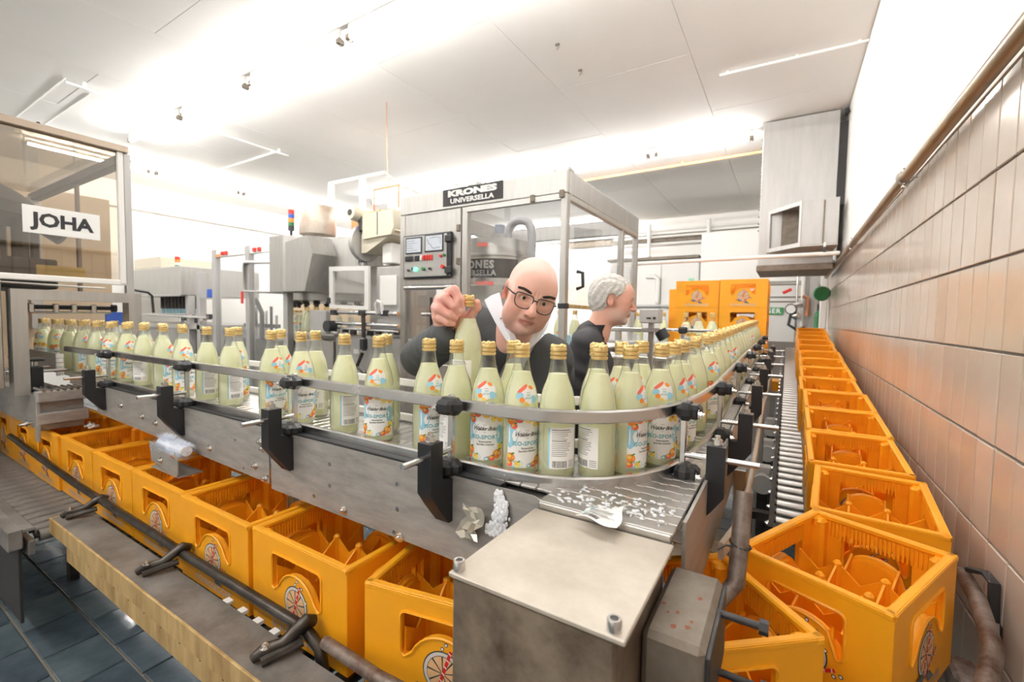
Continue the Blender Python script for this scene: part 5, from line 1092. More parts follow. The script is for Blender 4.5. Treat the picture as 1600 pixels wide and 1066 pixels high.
t = thing('green_cylinder', 'narrow dark green gas cylinder standing between column and wall', 'cylinder', (.45, 8.3, 0)); part('body', MB().lathe([(.045, .0), (.055, .01), (.055, 1.42), (.04, 1.5), (.016, 1.53)], M['dgreen'], 16, (.405, 8.4, 0)), t); part('valve', MB().cyl((.405, 8.4, 1.53), (.405, 8.4, 1.63), .02, M['dark'], 8), t)
t = thing('valve_station', 'chrome valve station with black gauge and white pipes by the column', 'valve', (.15, 8.8, 1.2))
part('riser', MB().tube([(.20, 8.85, 0), (.20, 8.85, 2.35)], .025, M['white'], 8), t); part('riser', MB().tube([(.12, 8.85, 1.0), (.12, 8.85, 2.3)], .018, M['rail'], 8), t)
part('gauge', MB().cyl((.04, 8.72, 1.56), (.04, 8.80, 1.56), .085, M['dark'], 16).cyl((.04, 8.715, 1.56), (.04, 8.72, 1.56), .07, M['white'], 16), t); part('valve_body', MB().cyl((.0, 8.82, 1.60), (.2, 8.82, 1.66), .05, M['chrome'], 12).ball((.12, 8.8, 1.45), .07, M['chrome']), t)
part('red_lever', MB().box((-.02, 8.78, 1.86), (.14, .03, .05), M['red'], .008, Matrix.Rotation(-.5, 3, 'Y')), t); part('copper_elbow', MB().tube([(.2, 8.8, 1.78), (.27, 8.8, 1.74), (.27, 8.8, 1.45)], .03, M['copper'], 8), t); part('hose', MB().tube([(.05, 8.8, 1.5), (.02, 8.76, 1.3), (.14, 8.76, 1.22), (.25, 8.8, 1.26)], .025, M['dark'], 8), t)
t = thing('green_hand_wheel', 'dark green hand wheel on the wall below the pipe end', 'valve', (.42, 7.3, 1.75)); part('wheel', MB().lathe([(.02, -.02), (.085, -.028), (.10, 0), (.085, .028), (.02, .02)], M['dgreen'], 16, (.38, 7.3, 1.735), axis='y'), t); part('stem', MB().tube([(.38, 7.3, 1.735), (.46, 7.3, 1.70), (.47, 7.4, 1.2)], .012, M['white'], 8), t); part('bracket', MB().bx(.40, .475, 7.28, 7.32, 1.70, 1.73, M['greybox']), t)
structure('trim_4', MB().bx(.40, .474, 7.9, 8.1, 0, 2.02, M['white'], .003))
t = thing('yellow_floor_bin', 'small amber plastic tray between conveyor and crates near the back', 'tray', (-.06, 5.6, .5)); part('tray', MB().prism([(-.09, 0), (.09, 0), (.11, .10), (-.11, .10)], -.15, .15, ((-.10, 5.6, .62), (1, 0, 0), (0, 0, 1), (0, -1, 0)), M['yellow']), t); part('stand', MB().bx(-.13, -.07, 5.55, 5.65, 0, .62, M['steel'], .004), t)
# ------------------------------------------------------------------ people: smooth-blended volumes meshed as one continuous surface
def at(u, v, t): return V3(0, 0, ZC) + R3 @ V3((u - 800) / 700., (v - 533) / 700., 1.) * t
class SDF:
    def __init__(s): s.p = []
    def cap(s, a, b, ra, rb=None, k=.012, op=1): a = np.array(a, float); b = np.array(b, float); rb = ra if rb is None else rb; s.p.append(('c', (a, b, ra, rb), k, op, (a + b) / 2, np.linalg.norm(b - a) / 2 + max(ra, rb))); return s
    def chain(s, pts, rs, k=.006, op=1):
        for i in range(len(pts) - 1): s.cap(pts[i], pts[i + 1], rs[i], rs[i + 1], k if i == 0 else min(k, .004), op)
        return s
    def ell(s, c, r, k=.012, op=1, M=None): c = np.array(c, float); r = np.array(r if hasattr(r, '__len__') else (r, r, r), float); s.p.append(('e', (c, r, None if M is None else np.array(M, float)), k, op, c, r.max())); return s
    def fn(s, f, k, op, c, R): s.p.append(('f', f, k, op, np.array(c, float), R)); return s
    def xf(s, M, o):
        """the same volumes moved by rotation M and offset o"""
        n = SDF(); M = np.array(M, float); o = np.array(o, float)
        for t, d, k, op, c, R in s.p:
            if t == 'c': n.cap(M @ d[0] + o, M @ d[1] + o, d[2], d[3], k, op)
            elif t == 'e': n.ell(M @ d[0] + o, d[1], k, op, M if d[2] is None else M @ d[2])
        return n
    def __call__(s, P):
        D = np.full(len(P), .25)
        for t, d, k, op, c, R in s.p:
            m = ((P - c) ** 2).sum(1) < (R + .06 + 2 * k) ** 2
            if not m.any(): continue
            Q = P[m]
            if t == 'c':
                a, b, ra, rb = d; ab = b - a; h = np.clip(((Q - a) @ ab) / (ab @ ab + 1e-12), 0, 1); e = np.linalg.norm(Q - a - h[:, None] * ab, axis=1) - (ra + (rb - ra) * h)
            elif t == 'e':
                c0, r, M_ = d; q = Q - c0
                if M_ is not None: q = q @ M_
                k0 = np.linalg.norm(q / r, axis=1); k1 = np.linalg.norm(q / r ** 2, axis=1) + 1e-9; e = k0 * (k0 - 1) / k1
            else: e = d(Q)
            o = D[m]
            if op > 0: h = np.clip(.5 + .5 * (o - e) / k, 0, 1); D[m] = o + (e - o) * h - k * h * (1 - h)
            else: h = np.clip(.5 - .5 * (o + e) / k, 0, 1); D[m] = o + (-e - o) * h + k * h * (1 - h)
        return D
def polygonise(f, lo, hi, h):
    lo = np.array(lo, float); hi = np.array(hi, float); K = 4; n = [int(math.ceil((hi[i] - lo[i]) / h / K)) * K for i in range(3)]
    cs = [lo[i] + h * (np.arange(n[i] // K) * K + (K - 1) / 2) for i in range(3)]
    G = np.stack(np.meshgrid(*cs, indexing='ij'), -1).reshape(-1, 3); c = f(G).reshape([q // K for q in n])
    V = np.repeat(np.repeat(np.repeat(c, K, 0), K, 1), K, 2).astype(np.float32); act = np.argwhere(np.abs(V) < h * K * 1.6)
    V[tuple(act.T)] = f(lo + act * h)
    S_ = V < 0; A = np.zeros([q - 1 for q in n], np.int8)
    for dx in (0, 1):
        for dy in (0, 1):
            for dz in (0, 1): A += S_[dx:n[0] - 1 + dx, dy:n[1] - 1 + dy, dz:n[2] - 1 + dz]
    cells = np.argwhere((A > 0) & (A < 8)); idx = np.full(A.shape, -1, np.int64); idx[tuple(cells.T)] = np.arange(len(cells))
    acc = np.zeros((len(cells), 3)); cnt = np.zeros(len(cells)); C8 = [(x, y, z) for x in (0, 1) for y in (0, 1) for z in (0, 1)]
    for a in C8:
        for ax in range(3):
            if a[ax]: continue
            b = list(a); b[ax] = 1; va = V[tuple((cells + a).T)]; vb = V[tuple((cells + b).T)]; m = (va < 0) != (vb < 0); t = va[m] / (va[m] - vb[m] + 1e-12)
            p = np.tile(np.array(a, float), (m.sum(), 1)); p[:, ax] += t; acc[m] += p; cnt[m] += 1
    vs = lo + h * (cells + acc / cnt[:, None]); F = []
    for ax in range(3):
        b, c_ = (ax + 1) % 3, (ax + 2) % 3; sl0 = [slice(None)] * 3; sl1 = [slice(None)] * 3; sl0[ax] = slice(0, -1); sl1[ax] = slice(1, None)
        ch = S_[tuple(sl0)] != S_[tuple(sl1)]; e = np.argwhere(ch); e = e[(e[:, b] > 0) & (e[:, c_] > 0) & (e[:, b] < n[b] - 1) & (e[:, c_] < n[c_] - 1)]
        if not len(e): continue
        q = []
        for db, dc_ in ((-1, -1), (0, -1), (0, 0), (-1, 0)): g = e.copy(); g[:, b] += db; g[:, c_] += dc_; q.append(idx[tuple(g.T)])
        q = np.stack(q, 1); ins = S_[tuple(e.T)]; q[~ins] = q[~ins][:, ::-1]; F.append(q)
    return vs, np.concatenate(F)
def sdf_mesh(name, f, lo, hi, h, m, parent, color=None, smooth=1):
    vs, fs = polygonise(f, lo, hi, h)
    for _ in range(smooth):
        acc = np.zeros_like(vs); cn = np.zeros(len(vs))
        for i in range(4): a, b = fs[:, i], fs[:, (i + 1) % 4]; np.add.at(acc, a, vs[b]); np.add.at(cn, a, 1)
        vs = vs * .45 + .55 * acc / np.maximum(cn, 1)[:, None]
    lab = np.arange(len(vs))
    while True:
        l0 = lab.copy()
        for i in range(4): a_, b_ = fs[:, i], fs[:, (i + 1) % 4]; m_ = np.minimum(lab[a_], lab[b_]); np.minimum.at(lab, a_, m_); np.minimum.at(lab, b_, m_)
        lab = lab[lab]
        if (lab == l0).all(): break
    u_, c_ = np.unique(lab, return_counts=True); keep = lab == u_[c_.argmax()]; fs = fs[keep[fs[:, 0]]]; mp = np.cumsum(keep) - 1; fs = mp[fs]; vs = vs[keep]
    off = np.array(origin(parent)) if parent is not None else np.zeros(3); me = bpy.data.meshes.new(name)
    me.vertices.add(len(vs)); me.vertices.foreach_set('co', (vs - off).astype(np.float32).ravel()); me.loops.add(4 * len(fs)); me.loops.foreach_set('vertex_index', fs.astype(np.int32).ravel())
    me.polygons.add(len(fs)); me.polygons.foreach_set('loop_start', np.arange(0, 4 * len(fs), 4, dtype=np.int32)); me.polygons.foreach_set('use_smooth', np.ones(len(fs), bool)); me.update(calc_edges=True); me.materials.append(m)
    if color is not None:
        a = me.color_attributes.new('Col', 'FLOAT_COLOR', 'POINT'); col = np.ones((len(vs), 4), np.float32); col[:, :3] = color(vs); a.data.foreach_set('color', col.ravel())
    o = bpy.data.objects.new(name, me); COL.objects.link(o)
    if parent is not None: o.parent = parent
    return o
def rot_head(f, roll, pitch):
    y = -np.array((f[0], f[1], 0.)); y /= np.linalg.norm(y); z = V3(0, 0, 1); x = np.cross(y, z); Y = np.stack([x, y, z], 1); c, s_ = math.cos(math.radians(roll)), math.sin(math.radians(roll)); Ry = np.array([[c, 0, s_], [0, 1, 0], [-s_, 0, c]])
    c, s_ = math.cos(math.radians(pitch)), math.sin(math.radians(pitch)); return Y @ Ry @ np.array([[1, 0, 0], [0, c, -s_], [0, s_, c]])
def head_sdf(w=1., jowl=1., nose=1.):
    s = SDF()
    s.ell((0, .014, .032), (.076 * w, .094, .085), .01); s.ell((0, -.030, -.012), (.066 * w, .060, .075), .03); s.ell((0, -.030, -.058), (.058 * w * jowl, .054, .052), .025)
    for q in (-1, 1):
        s.ell((q * .040 * w, -.058, -.034), (.026 * jowl, .026, .030), .02); s.ell((q * .042 * w, -.030, -.072), (.022 * jowl, .034, .030), .022); s.ell((q * .046 * w, -.062, -.004), (.020, .018, .014), .018)
    s.ell((0, -.070, -.096), (.026, .022, .020), .02); s.ell((0, -.062, .038), (.052, .030, .040), .05)
    for q in (-1, 1): s.cap((q * .014, -.089, .0175), (q * .046, -.077, .020), .0085, .0075, .010)
    for q in (-1, 1): s.ell((q * .0315, -.096, .001), (.0185, .017, .0115), .010, -1)
    for q in (-1, 1): s.ell((q * .0315, -.0725, .001), (.0145, .0145, .0130), .003)
    for q in (-1, 1): s.ell((q * .0315, -.0885, -.0005), (.0140, .007, .0056), .003, -1)
    for q in (-1, 1): s.cap((q * .020, -.0855, -.0115), (q * .040, -.080, -.0125), .0045, .004, .006)
    s.chain([(0, -.088, .016), (0, -.100, -.006), (0, -.112 - .004 * (nose - 1), -.030)], [.0085, .0095, .0125 * nose], .010); s.ell((0, -.113, -.0345), (.0125 * nose, .0125, .0105), .008)
    for q in (-1, 1): s.ell((q * .0135 * nose, -.1005, -.0365), (.0090, .0125, .0085), .006); s.ell((q * .0065, -.1085, -.0445), (.0042, .006, .0035), .003, -1)
    s.ell((0, -.086, -.0565), (.026, .014, .013), .012)
    s.chain([(-.0235, -.0825, -.0655), (-.009, -.0945, -.0600), (0, -.0965, -.0610), (.009, -.0945, -.0600), (.0235, -.0825, -.0655)], [.002, .0038, .0038, .0038, .002], .006)
    s.chain([(-.021, -.0825, -.0700), (0, -.0930, -.0715), (.021, -.0825, -.0700)], [.002, .0045, .002], .006)
    s.chain([(-.030, -.0835, -.0700), (-.012, -.0980, -.0660), (0, -.1000, -.0660), (.012, -.0980, -.0660), (.030, -.0835, -.0700)], [.0018, .0030, .0030, .0030, .0018], .003, -1)
    s.cap((-.014, -.0945, -.0845), (.014, -.0945, -.0845), .0035, .0035, .006, -1)
    for q in (-1, 1): s.cap((q * .0200, -.1020, -.036), (q * .036, -.0880, -.068), .0030, .0026, .006, -1)
    for q in (-1, 1): s.cap((q * .006, -.1005, .016), (q * .0055, -.1005, .030), .0012, .0012, .004, -1)
    for q in (-1, 1):
        Rm = np.array(Euler((math.radians(-12), 0, math.radians(q * 22))).to_matrix())
        s.ell((q * .079 * w, .012, -.006), (.0075, .0185, .031), .006, 1, Rm); s.ell((q * .086 * w, .008, -.004), (.006, .011, .020), .005, -1, Rm); s.ell((q * .078 * w, .003, -.030), (.006, .008, .009), .005)
    s.cap((0, .028, -.05), (0, .045, -.175), .053 * jowl, .060, .030)
    s.ell((0, -.012, -.098), (.036 * jowl, .040, .022), .03)
    return s
def hand_sdf(curl=.35):
    """relaxed right hand along -z, palm facing -y"""
    s = SDF()
    for i, (x, L) in enumerate(((-.030, .070), (-.010, .080), (.010, .074), (.029, .058))):
        a = V3(x * .8, 0, -.085); s.cap((x * .5, 0, -.005), a, .016, .0125, .014); p = [a]; q = 0
        for k, f in enumerate((.45, .30, .25)): q += curl * (.7 + .4 * k); p.append(p[-1] + L * f * V3(x * .15, -math.sin(q), -math.cos(q)))
        s.chain(p, [.0105, .0095, .0085, .0075], .005)
    s.chain([(-.022, -.006, -.025), (-.048, -.018, -.055), (-.052, -.030, -.085), (-.048, -.038, -.105)], [.015, .0125, .0105, .009], .010); return s
SK1 = mat('rosy skin', srgb(230, 184, 168), .48, attr=True, sss=.12, bump=.12, bscale=260)
ss = lambda x, a, b: np.clip((x - a) / (b - a), 0, 1) ** 2 * (3 - 2 * np.clip((x - a) / (b - a), 0, 1))
def g3(L, c, r): return np.exp(-(((L - np.array(c)) / np.array(r)) ** 2).sum(1))
lin = lambda *c: np.array(srgb(*c)[:3])
def mixc(C, c, m): return C * (1 - m[:, None]) + np.array(c) * m[:, None]
def face_color(L, base, red, lip, stub=None, sw=.5):
    C = np.tile(base, (len(L), 1)); C = mixc(C, red, .6 * (g3(L, (.042, -.07, -.030), (.024, .04, .024)) + g3(L, (-.042, -.07, -.030), (.024, .04, .024))) * .8); C = mixc(C, red, .75 * g3(L, (0, -.113, -.034), (.018, .02, .016)))
    C = mixc(C, red, .8 * ss(np.abs(L[:, 0]), .076, .086) * ss(L[:, 2], -.05, -.03))
    if stub is not None:
        m = np.clip(g3(L, (0, -.09, -.052), (.032, .03, .009)) + g3(L, (0, -.08, -.098), (.042, .04, .026)) + .6 * (g3(L, (.05, -.04, -.075), (.025, .045, .035)) + g3(L, (-.05, -.04, -.075), (.025, .045, .035))), 0, 1); C = mixc(C, stub, sw * m)
    m = ss(-np.abs(L[:, 0]), -.027, -.022) * ss(-np.abs(L[:, 2] + .0665), -.0090, -.0050) * ss(-L[:, 1], .080, .0875); C = mixc(C, lip, .85 * m)
    return C
def eyes(parent, H, M, iris):
    for q in (-1, 1):
        c = H + M @ V3(q * .0315, -.0745, .001); o = thing('eye', '', '', tuple(c - np.array(origin(parent)))); del o['label'], o['category']; o.parent = parent
        b = MB(); b.ball((0, 0, 0), .0122, mat('eye white', srgb(226, 218, 212), .2), 18, 12); e = part('eyeball', b); e.parent = o
        ax = M @ V3(0, -1, 0)
        for r_, d_, m in ((.0058, .0110, iris), (.0027, .01235, M_PUP)):
            i_ = MB().lathe([(r_, 0), (r_ * .8, .0010), (.0002, .0013)], m, 16); rot = np.array(Vector((0, 0, 1)).rotation_difference(Vector(ax)).to_matrix()); i_.v = [tuple(rot @ np.array(p) + ax * d_) for p in i_.v]; e = part('iris' if r_ > .004 else 'pupil', i_); e.parent = o
M_PUP = mat('pupil', srgb(18, 16, 16), .15); IRIS = mat('grey brown iris', srgb(92, 82, 72), .2)
def sweep_world(mb, pts, r, M, H, m, seg=8, flat=None): return mb.tube([H + M @ np.array(p, float) for p in pts], r, m, seg, flat=flat)
# ---- the bald man who lifts a bottle
H1 = at(828, 461, 1.41); d0 = -H1[:2] / np.linalg.norm(H1[:2]); a = math.radians(13); f1 = (d0[0] * math.cos(a) - d0[1] * math.sin(a), d0[0] * math.sin(a) + d0[1] * math.cos(a)); M1 = rot_head(f1, 16, 16)
NK = H1 + M1 @ V3(0, .05, -.165); SHL = at(860, 562, 1.54); SHR = at(735, 510, 1.55); ELB = at(658, 558, 1.47); WR = at(695, 526, 1.28); CH = (SHL + SHR) / 2 + V3(.0, .125, -.10); HIP = V3(CH[0] - .22, 1.60, .96)
p1 = thing('person', 'bald man in glasses and grey pullover lifting a bottle by its cap', 'person', (float(HIP[0]), float(HIP[1]), 0))
s1 = head_sdf(1., 1.13, 1.08).xf(M1, H1)
s1.cap(NK, CH + V3(0, .02, .02), .058, .085, .03); s1.cap(SHR + V3(0, .02, -.02), CH, .045, .06, .03); s1.cap(SHL + V3(0, .02, -.02), CH, .045, .06, .03); s1.cap(SHR, ELB, .042, .036, .02); s1.cap(ELB, WR, .036, .027, .02)
C0 = at(731.5, 470, 1.22); px_ = 1.17 / 700
def hp(u, v, w_): return C0 + R3[:, 0] * (u - 731.5) * px_ + R3[:, 1] * (v - 470) * px_ - R3[:, 2] * w_
wr_ = hp(696, 524, -.046); s1.cap(WR, wr_, .031, .031, .012)
for (a, b, c, d) in (((698, 458, -.010), (711, 455, .028), (720, 470, .032), (723.5, 487, .022)), ((685, 467, -.014), (697, 469, .034), (711, 480, .038), (717.5, 492, .026)), ((679, 481, -.016), (689, 485, .033), (703, 494, .037), (712, 499, .026)), ((681, 496, -.018), (690, 500, .024), (700, 506, .028), (708, 508, .020))):
    P = [hp(*a), hp(*b), hp(*c), hp(*d)]; s1.cap(wr_, P[0], .026, .0155, .016)
for (a, b, c, d), r_ in ((((698, 458, -.010), (711, 455, .028), (720, 470, .032), (723.5, 487, .022)), (.0155, .0135, .0115, .0092)), (((685, 467, -.014), (697, 469, .034), (711, 480, .038), (717.5, 492, .026)), (.0155, .0138, .0115, .009)), (((679, 481, -.016), (689, 485, .033), (703, 494, .037), (712, 499, .026)), (.0150, .013, .011, .0088)), (((681, 496, -.018), (690, 500, .024), (700, 506, .028), (708, 508, .020)), (.0135, .0115, .0098, .008))):
    s1.chain([hp(*a), hp(*b), hp(*c), hp(*d)], list(r_), .0062)
for a_, b_ in (((698, 458, -.006), (685, 467, -.008)), ((685, 467, -.008), (679, 481, -.010)), ((679, 481, -.010), (681, 496, -.012)), ((705, 457, .010), (691, 468, .012)), ((691, 468, .012), (684, 483, .012)), ((684, 483, .012), (686, 498, .006))): s1.cap(hp(*a_), hp(*b_), .0115, .0115, .008)
s1.ell(hp(698, 488, .0), (.024, .024, .024), .012); s1.chain([wr_, hp(714, 506, -.036), hp(733, 493, -.030), hp(744, 480, -.014), hp(745.5, 473, -.006)], [.022, .018, .0145, .0135, .0105], .010)
ES = SHL + V3(-.02, .03, -.28); WS = ES + V3(-.12, -.06, -.22); s1.cap(SHL, ES, .042, .036, .02); s1.cap(ES, WS, .036, .026, .02)
for q in hand_sdf().xf(np.eye(3), WS).p: s1.p.append(q)
skin_b = lin(231, 184, 168); red_b = lin(222, 146, 132)
def col1(P):
    L = (P - H1) @ M1; C = face_color(L, skin_b, red_b, lin(186, 116, 110), lin(160, 126, 116), .62)
    C = mixc(C, lin(240, 200, 186), .5 * ss(L[:, 2], .05, .10))  # paler towards the crown: forehead shine put into the skin colour
    hd = np.linalg.norm(P - hp(705, 485, 0), axis=1); m = ss(-hd, -.16, -.11); C = mixc(C, lin(228, 172, 158), m)
    for q in ((711, 455, .028), (697, 469, .034), (689, 485, .033), (698, 458, -.01), (685, 467, -.014)): C = mixc(C, lin(216, 142, 130), .5 * np.exp(-(np.linalg.norm(P - hp(*q), axis=1) / .014) ** 2))
    C = mixc(C, lin(240, 202, 192), .85 * np.exp(-(np.linalg.norm(P - hp(723.0, 486, .0315), axis=1) / .0058) ** 4)); return C
pts_ = np.array([H1 + V3(.15, .17, .15), H1 - V3(.15, .17, .15), SHL + .1, SHR - .1, ELB - .06, ELB + .06, WS - V3(.08, .1, .2), ES + .1, C0 + .06, C0 - .1, CH - .1])
sdf_mesh('body', s1, pts_.min(0), pts_.max(0), .0027, SK1, p1, col1)
eyes(p1, H1, M1, IRIS)
eb = mat('dark brow hair', srgb(60, 50, 46), .8)
for q in (-1, 1):
    b = MB(); rr_ = random.Random(11 + q)
    for k in range(240):
        x = .010 + .040 * rr_.random(); z = .0200 + .007 * math.sin((x - .010) / .040 * 2.2) + rr_.uniform(-.0030, .0030); y = -.1006 + .0125 * max(0, (x - .012) / .037) ** 1.7
        b.tube([H1 + M1 @ V3(q * x, y + .002, z), H1 + M1 @ V3(q * (x + .004), y - .0002, z + .0008), H1 + M1 @ V3(q * (x + .010), y + .0018, z + .0002)], [.0012, .0012, .0004], eb, 4, cap=False)
    part('eyebrow', b, p1, kind='stuff')
gl = thing('eyeglasses', 'large dark framed spectacles worn by the bald man', 'glasses', tuple(H1 + M1 @ V3(0, -.10, 0))); gm = mat('dark grey frame', srgb(62, 60, 64), .3)
for q in (-1, 1):
    cx_ = q * .0325; o_ = [(.0275, .006), (.0262, .0165), (.020, .0205), (-.018, .0205), (-.0255, .016), (-.0265, .004), (-.0225, -.014), (-.014, -.0225), (.010, -.0235), (.0215, -.0175), (.0265, -.006)]
    for _ in range(2): o_ = [p for i in range(len(o_)) for p in ((.75 * o_[i][0] + .25 * o_[(i + 1) % len(o_)][0], .75 * o_[i][1] + .25 * o_[(i + 1) % len(o_)][1]), (.25 * o_[i][0] + .75 * o_[(i + 1) % len(o_)][0], .25 * o_[i][1] + .75 * o_[(i + 1) % len(o_)][1]))]
    L_ = [(cx_ + q * x, -.1065 + .010 * ((cx_ + q * x) / .06) ** 2, z - .004) for x, z in o_]; b = MB(); b.tube([H1 + M1 @ V3(*p) for p in L_], .0017, gm, 8, closed=True); rim = part('rim', b, gl)
    ln_ = MB(); ln_.add([H1 + M1 @ V3(cx_, -.1050, -.004)] + [H1 + M1 @ V3(*p) for p in L_], [(0, 1 + i, 1 + (i + 1) % 44) for i in range(44)], M['lens']); part('lens', ln_, gl)
    part('temple', sweep_world(MB(), [(q * .060, -.098, .006), (q * .069, -.086, .006), (q * .080, -.02, .004), (q * .083, .012, .002), (q * .083, .03, -.014)], 1, M1, H1, gm, flat=(.0022, .0045)), gl)
part('bridge', sweep_world(MB(), [(-.0065, -.1065, .004), (0, -.1085, .0062), (.0065, -.1065, .004)], .0018, M1, H1, gm), gl)
# pullover with a V neck, shirt and collar
KN = mat('charcoal knit', srgb(82, 84, 86), .9, var=.25, vscale=420, bump=.5, bscale=520)
ax_x = (SHL - SHR) / np.linalg.norm(SHL - SHR)
def torso(s, e):
    s.cap(SHR, SHL, .058 + e, .058 + e, .04); s.cap(CH + ax_x * .055, HIP + ax_x * .06, .105 + e, .120 + e, .06); s.cap(CH - ax_x * .055, HIP - ax_x * .06, .105 + e, .120 + e, .06); s.cap(CH, HIP + V3(0, -.03, .1), .11 + e, .12 + e, .05)
    s.cap(NK + V3(0, .02, -.01), CH, .058 + e, .10 + e, .04); s.cap(NK + V3(0, .025, -.02), SHR, .050 + e, .052 + e, .03); s.cap(NK + V3(0, .025, -.02), SHL, .050 + e, .052 + e, .03)
    return s
sw = torso(SDF(), .017)
sw.cap(SHR, ELB, .066, .060, .03); sw.cap(ELB, WR + (WR - ELB) / np.linalg.norm(WR - ELB) * .018, .060, .047, .025); sw.cap(SHL, ES, .064, .056, .03); sw.cap(ES, WS, .055, .04, .02)
vd = CH * .0 + (H1 - CH); vn = V3(d0[0], d0[1], 0)
vz = NK + V3(d0[0], d0[1], 0) * .05
tipV = at(808, 562, 1.38)
def vcut(Q):
    q = Q - tipV; up = (NK - tipV); up = up - ax_x * (up @ ax_x); Lu = np.linalg.norm(up); up = up / Lu; x = np.abs(q @ ax_x); z = q @ up; fr_ = q @ np.cross(ax_x, up)
    return np.minimum(x * .90 - z * .30, np.linalg.norm(Q - (NK + V3(0, 0, .05)), axis=1) - .055)
sw.fn(vcut, .004, -1, (tipV + NK) / 2, .20)
cuff = WR + (WR - ELB) / np.linalg.norm(WR - ELB) * .03
sw.cap(WR + (wr_ - WR) * .25, WR + (wr_ - WR) * 1.2, .036, .036, .004, -1)
rn = random.Random(21); folds = [(rn.uniform(14, 34), rn.uniform(0, 6), np.array([rn.gauss(0, 1) for _ in range(3)])) for _ in range(6)]
def knit(P):
    D = sw(P); w_ = np.zeros(len(P))
    for fq, ph, dv_ in folds: w_ += np.sin((P @ (dv_ / np.linalg.norm(dv_))) * fq * 2.2 + ph)
    arm = np.exp(-(np.linalg.norm(P - (ELB * .45 + WR * .55), axis=1) / .11) ** 2); tt = (P - ELB) @ ((WR - ELB) / np.linalg.norm(WR - ELB))
    return D + .0007 * w_ + arm * .0055 * np.sin(tt * 130 + 2 * np.sin(P[:, 2] * 30))
b0 = np.array([SHR - .13, SHR + .14, SHL - .13, SHL + .14, ELB - .1, ELB + .1, HIP - .22, HIP + .22, WS - .1, ES + .12, NK + .08, WR - .08])
sdf_mesh('pullover', knit, b0.min(0), np.minimum(b0.max(0), [9, 9, NK[2] + .17]), .0055, KN, p1)
SH_ = mat('white striped shirt', srgb(232, 234, 242), .75, var=.06, vscale=300)
sdf_mesh('shirt', torso(SDF(), .004).fn(lambda Q: np.maximum((Q - HIP)[:, 2] - .10, -9), .01, -1, HIP, 3.).fn(lambda Q: np.linalg.norm(Q - (NK + V3(0, 0, .06)), axis=1) - .055, .004, -1, NK + V3(0, 0, .06), .08), (np.array([SHR, SHL, CH]).min(0) - .16), (np.array([SHR, SHL, CH, NK]).max(0) + [.16, .16, .12]), .007, SH_, p1)
def sheet(mb, rows, th, m):
    """quad strip sheet through rows of points, given a real thickness"""
    R_ = [[np.array(p) for p in r] for r in rows]; nr, nc = len(R_), len(R_[0]); vs = []; 
    for sgn in (0, 1):
        for i in range(nr):
            for j in range(nc):
                a = R_[min(i + 1, nr - 1)][j] - R_[max(i - 1, 0)][j]; b = R_[i][min(j + 1, nc - 1)] - R_[i][max(j - 1, 0)]; n = np.cross(a, b); n /= np.linalg.norm(n) + 1e-9; vs.append(R_[i][j] + n * th * sgn)
    K = nr * nc; fs = []
    for i in range(nr - 1):
        for j in range(nc - 1): a = i * nc + j; fs += [(a, a + nc, a + nc + 1, a + 1), (K + a, K + a + 1, K + a + nc + 1, K + a + nc)]
    for i in range(nr - 1):
        for j in (0, nc - 1): a = i * nc + j; fs.append((a, a + nc, K + a + nc, K + a) if j else (a, K + a, K + a + nc, a + nc))
    for j in range(nc - 1):
        for i in (0, nr - 1): a = i * nc + j; fs.append((a, K + a, K + a + 1, a + 1) if i else (a, a + 1, K + a + 1, K + a))
    mb.add(vs, fs, m); return mb
cl = sheet(MB(), [[at(758, 470, 1.505), at(768, 463, 1.495), at(781, 458, 1.485)], [at(764, 484, 1.465), at(775, 482, 1.450), at(786, 481, 1.450)], [at(774, 503, 1.430), at(785, 503, 1.415), at(795, 503, 1.425)], [at(788, 526, 1.405), at(796, 527, 1.395), at(804, 526, 1.410)], [at(802, 547, 1.390), at(806, 548, 1.387), at(810, 547, 1.390)]], .004, SH_)
part('collar', cl, p1, sharp=60)
cl = sheet(MB(), [[at(846, 505, 1.450), at(852, 503, 1.465), at(857, 500, 1.495)], [at(838, 517, 1.435), at(847, 519, 1.430), at(853, 515, 1.445)], [at(826, 535, 1.410), at(831, 537, 1.410), at(839, 533, 1.425)], [at(815, 549, 1.395), at(818, 550, 1.395), at(821, 549, 1.400)]], .004, SH_)
part('collar', cl, p1, sharp=60)
for q in ((783, 497, 1.415), (790, 509, 1.400)): part('collar_button', MB().ball(tuple(at(*q)), .0042, M['steel'], 8, 6), p1)
part('sleeve_shade', MB().tube([WR + (wr_ - WR) * .05, WR + (wr_ - WR) * .30], .031, M['dark'], 16), p1)  # dark tube standing in for the shade inside the sleeve opening
TR_ = mat('dark trousers', srgb(52, 54, 62), .85)
